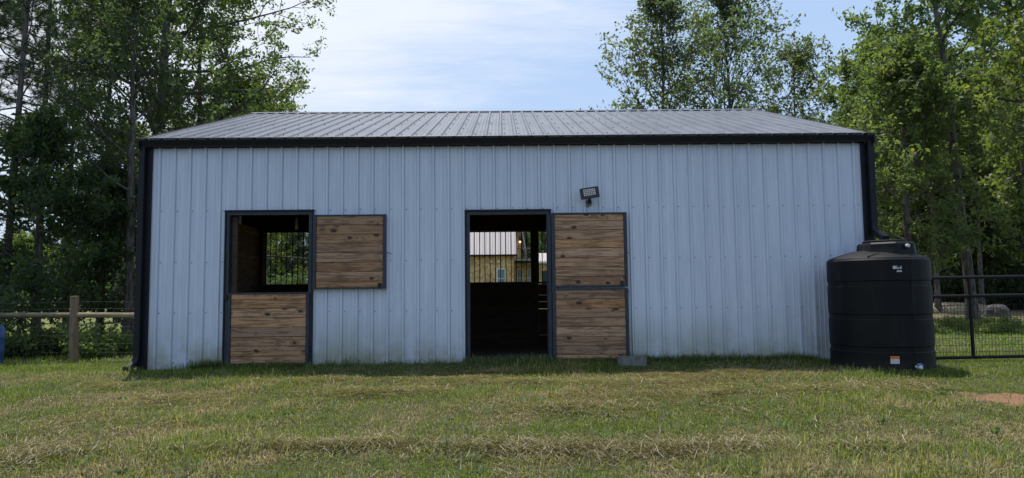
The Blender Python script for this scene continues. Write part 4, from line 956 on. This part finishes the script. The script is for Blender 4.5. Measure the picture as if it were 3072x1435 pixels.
plant('oak_tree', 'dark oak whose trunk stands beside the left downspout', 'tree', make_broad(14, 8.5, 0.11, 0.34, 2.0, 22, 6, 4, 11, 0.12, 'dark', (0, 0), (5, 55), 0.85, 0.5), px(332, 5.6), 5.6, 2.0)
sap = make_broad(15, 4.6, 0.05, 0.12, 1.8, 26, 5, 4, 20, 0.13, 'dark', (0, 0), (5, 45), 0.9, 0.4)
plant('young_tree', 'low dark sapling filling the space behind the left fence rail', 'tree', sap, px(100, 4.4), 4.4, 0.5)
plant('young_tree', 'low dark sapling between the fence post and the left downspout', 'tree', sap, px(268, 6.2), 6.2, 2.5, 0.85)
plant('young_tree', 'pale green sapling lit by the sun behind the left rail', 'tree', make_broad(16, 3.4, 0.045, 0.2, 1.5, 24, 5, 4, 22, 0.13, 'lite', (0, 0), (5, 45), 0.9, 0.4), px(70, 20), 20, 0.5)
plant('young_tree', 'thin pale-trunked sapling in the paddock by the far fence', 'tree', make_broad(17, 5.8, 0.10, 0.55, 1.5, 18, 5, 4, 20, 0.15, 'lite', (0.01, 0), (10, 50), 0.9, 0.4), px(293, 42), 42, 0.5)
plant('young_tree', 'dark straight sapling between the far fence and the downspout', 'tree', make_broad(18, 9, 0.13, 0.42, 2.0, 26, 6, 4, 20, 0.14, 'dark', (0, 0), (10, 50), 0.9, 0.4), px(306, 22), 22, 0.5)
# further woods: five shared kinds
FB = [make_broad(51, 13, 0.17, 0.22, 3.6, 30, 6, 4, 15, 0.27, 'gum', (0, 0), (5, 58), 0.9, 0.7, 0.4, 0.16), make_broad(52, 15, 0.20, 0.30, 3.9, 32, 6, 4, 15, 0.27, 'oak', (0, 0), (5, 58), 0.9, 0.7, 0.4, 0.16),
      make_broad(53, 11, 0.13, 0.12, 3.2, 30, 6, 4, 15, 0.25, 'dark', (0, 0), (5, 55), 0.9, 0.7, 0.4, 0.16)]
FP = [make_pine(54, 15, 0.17, 0.25, 3.0, 46, 7, 4, 16, 0.30, w=0.035), make_pine(55, 13, 0.15, 0.12, 2.8, 46, 7, 4, 16, 0.30, w=0.035)]
BU = [make_bush(61, 1.1, 0.9, 26, 36, 0.11, 'gum'), make_bush(62, 0.6, 0.8, 22, 30, 0.09, 'lite'), make_bush(63, 2.4, 1.6, 40, 60, 0.16, 'dark')]
r = random.Random(12)
def wood_row(n, y0, y1, u0, u1, kinds, smin, smax, label, group):
    for i in range(n):
        y = r.uniform(y0, y1); u = u0+(u1-u0)*(i+r.uniform(0.1, 0.9))/n; k = r.choice(kinds); s = r.uniform(smin, smax)
        plant('pine_tree' if k in FP else 'broadleaf_tree', label, 'tree', k, px(u, y), y, r.uniform(0, 6.28), s, group)
wood_row(13, 24, 34, 2160, 2700, FB, 0.75, 1.0, 'leafy tree at the front of the wood behind the gate', 'trees at the front of the wood behind the gate')
wood_row(16, 36, 50, 2100, 2720, FB+FP, 0.85, 1.15, 'tree deep in the wood behind the gate', 'trees deep in the wood behind the gate')
wood_row(16, 52, 70, 2060, 2700, FB+FP, 0.9, 1.2, 'tree at the back of the wood behind the gate', 'trees at the back of the wood behind the gate')
wood_row(22, 92, 108, -160, 560, FB+FP, 0.62, 0.85, 'tree in the dark treeline beyond the left paddock', 'trees in the treeline beyond the left paddock')
wood_row(20, 110, 130, -160, 560, FB+FP, 0.75, 0.95, 'tree standing behind the treeline beyond the left paddock', 'trees behind the treeline beyond the left paddock')
wood_row(9, 50, 62, 640, 830, FP+FB[:1], 0.62, 0.8, 'tree of the wood seen through the left doorway', 'trees seen through the left doorway')
wood_row(9, 66, 80, 600, 860, FP+FB, 0.8, 1.0, 'tree at the back of the wood seen through the left doorway', 'back trees seen through the left doorway')
wood_row(10, 66, 84, 1240, 1460, FB+FP[:1], 0.7, 0.9, 'tree behind the shingled house', 'trees behind the shingled house')
# slim pale trunks behind the gate
slim = make_broad(71, 11, 0.125, 0.42, 2.4, 28, 6, 4, 20, 0.17, 'gum', (0, 0), (5, 50), 0.9, 0.5)
plant('slim_tree', 'slim pale-barked tree standing on the sand heap', 'tree', slim, px(2362, 21.5), 21.5, 0.0)
plant('slim_tree', 'slim pale-barked tree left of the grey boulder', 'tree', slim, px(2474, 22.5), 22.5, 2.0, 0.95)
plant('slim_tree', 'dark slim tree right behind the barn corner post', 'tree', slim, px(2215, 15), 15, 1.0, 0.9)
# brush
ORD = 'first second third fourth fifth sixth seventh eighth ninth tenth eleventh twelfth thirteenth fourteenth'.split()
def bushes(lst, label, group, y0, y1, u0, u1, n, kinds, smin, smax):
    for i in range(n):
        y = r.uniform(y0, y1); u = u0+(u1-u0)*(i+r.uniform(0.1, 0.9))/n; plant('bush', (label % ORD[i]) if '%s' in label else label, 'bush', r.choice(kinds), px(u, y), y, r.uniform(0, 6.28), r.uniform(smin, smax), group, ('stems', 'foliage'))
bushes(0, 'leafy bush behind the left wooden fence, %s of eight from the left', 'bushes behind the left fence', 2.5, 4.2, 4, 340, 8, BU[:1], 0.55, 0.85)
bushes(0, 'low light-green plant in the grass beyond the gate, %s of twelve from the left', 'low plants beyond the gate', 6.5, 12.0, 2350, 2572, 12, BU[1:2], 0.35, 0.65)
bushes(0, 'dark understory shrub at the foot of the wood behind the gate', 'understory shrubs behind the gate', 24, 33, 2150, 2700, 18, [BU[2]], 0.9, 1.7)
bushes(0, 'shrub at the foot of the far treeline beyond the paddock', 'shrubs along the far treeline', 86, 92, -150, 520, 26, [BU[2]], 1.4, 2.4)
bushes(0, 'shrub at the foot of the trees seen through the left doorway', 'shrubs seen through the left doorway', 44, 50, 640, 830, 8, [BU[2]], 1.2, 1.8)

# ------------------------------------------------------------------ grass
rg = RS(99)
def blades(n, x, y, z, L, wd, lean, cols, mat, name, curve=0.5):
    a = rg.rand(n)*6.283; d = np.stack([np.cos(a), np.sin(a), np.zeros(n)], 1); s = np.stack([-np.sin(a), np.cos(a), np.zeros(n)], 1)*wd[:, None]/2
    b = np.stack([x, y, z], 1); ln = lean[:, None]; m = b+d*L[:, None]*ln*0.35+np.array([0, 0, 1.])*(L*np.sqrt(np.clip(1-lean**2, 0.02, 1))*0.6)[:, None]
    t = b+d*L[:, None]*ln+np.array([0, 0, 1.])*(L*np.sqrt(np.clip(1-lean**2, 0.01, 1))*(1-curve*lean))[:, None]
    V = np.stack([b-s, b+s, m+s*0.8, m-s*0.8, t], 1); nV = V.reshape(-1, 3); i = np.arange(n)[:, None]*5
    tri = np.concatenate([i+np.array([[0, 1, 2]]), i+np.array([[0, 2, 3]]), i+np.array([[3, 2, 4]])], 1).reshape(-1, 3)
    return mesh_np(name, nV, tri, mat, np.repeat(cols, 5, 0), nside=3)
def exclude(x, y):
    k = ~((np.abs(x) < 5.42) & (y > -0.045) & (y < 9.2)); k &= (np.hypot(x-TX, y-TY) > TR+0.01); k &= ~((np.abs(x-1.73) < 0.2) & (np.abs(y+0.36) < 0.10))
    cl = np.hypot((x-5.60)/1.05, (y+3.42+0.45*(x-5.60))/0.48)+0.35*sn(x, y, 5, 8); k &= (cl > 1.0) | (rg.rand(len(x)) < 0.12); return k
def fieldcol(x, y, n):
    """0 = straw, 1 = green"""
    g_ = 0.72+0.55*sn(x, y, 1.3, 21)+0.55*sn(x, y, 4.2, 22)+0.35*sn(x, y, 11, 23)
    g_ = g_+0.35*sst(np.abs(x), 3.5, 6.0)-0.18*np.exp(-((x-1.2)/2.2)**2-((y+1.9)/0.9)**2)+0.45*sst(y, -0.9, -0.2)
    g_ = np.clip(g_+rg.normal(size=n)*0.22, 0, 1); return g_
GR0, GR1 = np.array([0.042, 0.072, 0.014]), np.array([0.215, 0.275, 0.040]); ST0, ST1 = np.array([0.12, 0.085, 0.05]), np.array([0.50, 0.41, 0.25])
def grasscols(x, y, n):
    g_ = fieldcol(x, y, n)[:, None]; t = rg.rand(n)[:, None]; return (GR0*(1-t)+GR1*t)*g_+(ST0*(1-t)+ST1*t)*(1-g_)
def sample(n, x0, x1, y0, y1, powr):
    """denser towards the camera"""
    t = rg.rand(n)**powr; y = y0+(y1-y0)*t; hw = 0.78*(y-CAM.y)+2.2; x = (rg.rand(n)*2-1)*hw; k = (x > x0) & (x < x1) & exclude(x, y); return x[k], y[k]
x, y = sample(455000, -12, 12, -6.6, 1.8, 1.15); n = len(x)
L = 0.030+0.045*rg.rand(n)**1.5; tall = sst(sn(x, y, 2.3, 31), -0.1, 0.9); L = L*(0.7+1.0*tall)*(1+0.9*(rg.rand(n) < 0.06))
me = blades(n, x, y, gz(x, y)-0.004, L, 0.0045+0.004*rg.rand(n), 0.25+0.7*rg.rand(n), grasscols(x, y, n), M['grass'], 'grass')
o = bpy.data.objects.new('grass', me); COL.objects.link(o); tag(o, 'short mown grass, green and straw-coloured, covering the yard', 'grass', kind='stuff')
# mid field behind
x = rg.uniform(-17, 17, 66000); y = rg.uniform(1.6, 14, 66000); k = exclude(x, y) & (np.abs(x) > 5.2); x, y = x[k], y[k]; n = len(x)
t = rg.rand(n)[:, None]; c = (GR0*(1-t)+GR1*t)*1.35
me = blades(n, x, y, gz(x, y)-0.004, 0.05+0.06*rg.rand(n), 0.009+0.008*rg.rand(n), 0.25+0.6*rg.rand(n), c, M['grass'], 'side_grass')
o = bpy.data.objects.new('side_grass', me); COL.objects.link(o); tag(o, 'greener grass growing on both sides of the barn', 'grass', kind='stuff')
# cut hay: loose straws lying in ridges
def straws(n, x, y, hgt, name, label):
    a = rg.normal(size=n)*0.9; L = 0.07+0.22*rg.rand(n)**1.8; tilt = rg.normal(size=n)*0.11; d = np.stack([np.cos(a)*np.cos(tilt), np.sin(a)*np.cos(tilt), np.sin(tilt)], 1)
    kx = rg.rand(n) < 0.5; d[kx, 0] *= -1; c = np.stack([x, y, gz(x, y)+0.008+hgt*rg.rand(n)], 1); bendv = rg.normal(size=(n, 3))*np.array([0.008, 0.008, 0.003]); u = unit(np.cross(d, np.array([0, 0.35, 1.])))*(0.0013+0.0014*rg.rand(n))[:, None]
    p0, p1, p2 = c-d*L[:, None]/2, c+bendv, c+d*L[:, None]/2; p0[:, 2] = np.maximum(p0[:, 2], gz(p0[:, 0], p0[:, 1])+0.002); p2[:, 2] = np.maximum(p2[:, 2], gz(p2[:, 0], p2[:, 1])+0.002)
    V = np.stack([p0-u, p0+u, p1+u, p1-u, p2+u*0.6, p2-u*0.6], 1).reshape(-1, 3); i = np.arange(n)[:, None]*6; Q = np.concatenate([i+np.array([[0, 1, 2, 3]]), i+np.array([[3, 2, 4, 5]])], 1).reshape(-1, 4)
    t = rg.rand(n)[:, None]; cc = np.array([0.10, 0.078, 0.055])*(1-t)+np.array([0.62, 0.53, 0.38])*t; gg = rg.rand(n) < 0.22; cc[gg] = cc[gg]*np.array([0.62, 0.78, 0.6])
    me = mesh_np(name, V, Q, M['straw'], np.repeat(cc, 6, 0)); o = bpy.data.objects.new(name, me); COL.objects.link(o); tag(o, label, 'hay', kind='stuff')
XX, YY, HH = [], [], []
def ridge(n, xa, xb, yf, wid, h, breaks, seed):
    x = rg.uniform(xa, xb, n); dens = sst(sn(x, x*0, 1.7, seed), -0.35-breaks, 0.5-breaks); k = rg.rand(n) < dens; x = x[k]; nn_ = len(x)
    e = rg.normal(size=nn_); y = yf(x)+e*wid+0.10*sn(x, x*0, 2.4, seed+1); XX.append(x); YY.append(y); HH.append(h*np.exp(-e*e/1.6)*(0.5+0.5*sst(sn(x, x*0, 3.1, seed+2), -0.5, 0.7)))
ridge(30000, -4.2, 5.2, lambda x: -4.92-0.02*x, 0.26, 0.050, 0.05, 101)
ridge(24000, -5.2, 5.0, lambda x: -2.55+0.02*x, 0.32, 0.030, 0.0, 105)
ridge(26000, -5.5, 5.2, lambda x: -1.35+0.00*x, 0.26, 0.035, 0.0, 109)
ridge(10000, -4.8, 5.5, lambda x: -3.6+0.03*x, 0.30, 0.030, -0.2, 113)
for cx_, cy_, rx_, ry_, m_ in ((-1.6, -2.3, 0.55, 0.22, 2600), (-2.6, -1.5, 0.5, 0.15, 1500), (0.2, -1.7, 0.5, 0.2, 2200), (1.5, -1.9, 0.8, 0.3, 4000), (2.1, -2.6, 0.5, 0.2, 1800), (0.6, -3.3, 0.6, 0.25, 2600), (0.2, -4.9, 0.55, 0.22, 4200), (1.2, -5.0, 0.3, 0.18, 2200), (-1.7, -4.75, 0.9, 0.16, 4500), (3.0, -1.2, 0.6, 0.15, 1800), (-0.2, -0.95, 0.4, 0.12, 1200)):
    e1, e2 = rg.normal(size=m_), rg.normal(size=m_); XX.append(cx_+e1*rx_); YY.append(cy_+e2*ry_); HH.append(0.055*np.exp(-(e1*e1+e2*e2)/2.2))
nr = 30000; x = rg.uniform(-7, 7, nr); y = rg.uniform(-6.2, -0.5, nr); k = rg.rand(nr) < np.clip(0.75-fieldcol(x, y, nr), 0.06, 1); XX.append(x[k]); YY.append(y[k]); HH.append(np.full(k.sum(), 0.025))
x, y, h = np.concatenate(XX), np.concatenate(YY), np.concatenate(HH); k = exclude(x, y); x, y, h = x[k], y[k], h[k]
straws(len(x), x, y, h, 'cut_hay', 'loose strands and low ridges of cut dry hay lying on the grass')
# weeds and tall grass along the foot of the wall
XX, YY, LL, WW = [], [], [], []
def tuft(cx_, cy_, n, sp_, L0, L1, w0=0.004, sy=None):
    XX.append(cx_+rg.normal(size=n)*sp_); YY.append(cy_-np.abs(rg.normal(size=n))*(sy or sp_*0.5)); LL.append(rg.uniform(L0, L1, n)); WW.append(rg.uniform(w0, w0*1.9, n))
for i in range(150):
    cx_ = rg.uniform(-5.3, 4.5)
    if -4.95 < cx_ < -4.75 and i % 2: continue
    tuft(cx_, -0.07, 26, 0.06, 0.03, 0.07+0.13*rg.rand())
for cx_ in (-4.62, -4.5, -4.38, -4.28): tuft(cx_, -0.08, 120, 0.08, 0.08, 0.24, 0.007)
for cx_ in np.arange(-4.2, -2.9, 0.12): tuft(cx_, -0.09, 50, 0.06, 0.05, 0.15, 0.005)
for cx_ in np.arange(-0.6, 0.7, 0.10): tuft(cx_, -0.06, 90, 0.06, 0.06, 0.20, 0.005, 0.10)
for cx_ in np.arange(0.7, 1.5, 0.12): tuft(cx_, -0.13, 60, 0.06, 0.05, 0.13, 0.004)
for cx_ in np.arange(2.0, 4.5, 0.11): tuft(cx_, -0.07, 70, 0.05, 0.05, 0.17, 0.005)
for k_ in range(26): tuft(rg.uniform(-5.2, 4.5), -0.10, 40, 0.05+0.05*rg.rand(), 0.06, 0.14+0.14*rg.rand(), 0.004)
for cx_ in (-2.5, -2.1, -1.2, -1.6, 0.3, 1.25, 2.3): tuft(cx_, -0.08, 3, 0.03, 0.25, 0.42, 0.003)
for k_ in range(170):
    yy_ = rg.uniform(-6.0, -0.6); xx_ = rg.uniform(-1, 1)*0.78*(yy_-CAM.y)
    XX.append(xx_+rg.normal(size=34)*0.045); YY.append(yy_+rg.normal(size=34)*0.045); LL.append(rg.uniform(0.06, 0.10+0.09*rg.rand(), 34)); WW.append(rg.uniform(0.004, 0.007, 34))
for k_ in range(60):
    yy_ = rg.uniform(-5.8, -0.8); xx_ = rg.uniform(-1, 1)*0.78*(yy_-CAM.y)
    XX.append(xx_+rg.normal(size=12)*0.02); YY.append(yy_+rg.normal(size=12)*0.02); LL.append(rg.uniform(0.05, 0.09, 12)); WW.append(rg.uniform(0.018, 0.03, 12))
for a in np.linspace(-2.9, -0.1, 40): tuft(TX+(TR+0.03)*math.cos(a), TY+(TR+0.03)*math.sin(a), 34, 0.04, 0.03, 0.11)
tuft(-5.42, -0.30, 60, 0.06, 0.08, 0.2, 0.006)
x, y, L, wd = map(np.concatenate, (XX, YY, LL, WW)); k = (np.hypot(x-TX, y-TY) > TR+0.005) & ~((np.abs(x-1.73) < 0.21) & (np.abs(y+0.36) < 0.11)) ; x, y, L, wd = x[k], y[k], L[k], wd[k]; n = len(x)
t = rg.rand(n)[:, None]; c = np.array([0.07, 0.11, 0.04])*(1-t)+np.array([0.24, 0.29, 0.13])*t; dd = rg.rand(n) < 0.14; c[dd] = np.array([0.30, 0.25, 0.16])
me = blades(n, x, y, gz(x, y)-0.004, L, wd, 0.2+0.65*rg.rand(n), c, M['grass'], 'wall_weeds')
o = bpy.data.objects.new('wall_weeds', me); COL.objects.link(o); tag(o, 'taller weeds and grass tufts along the foot of the barn wall and tank', 'weeds', kind='stuff')
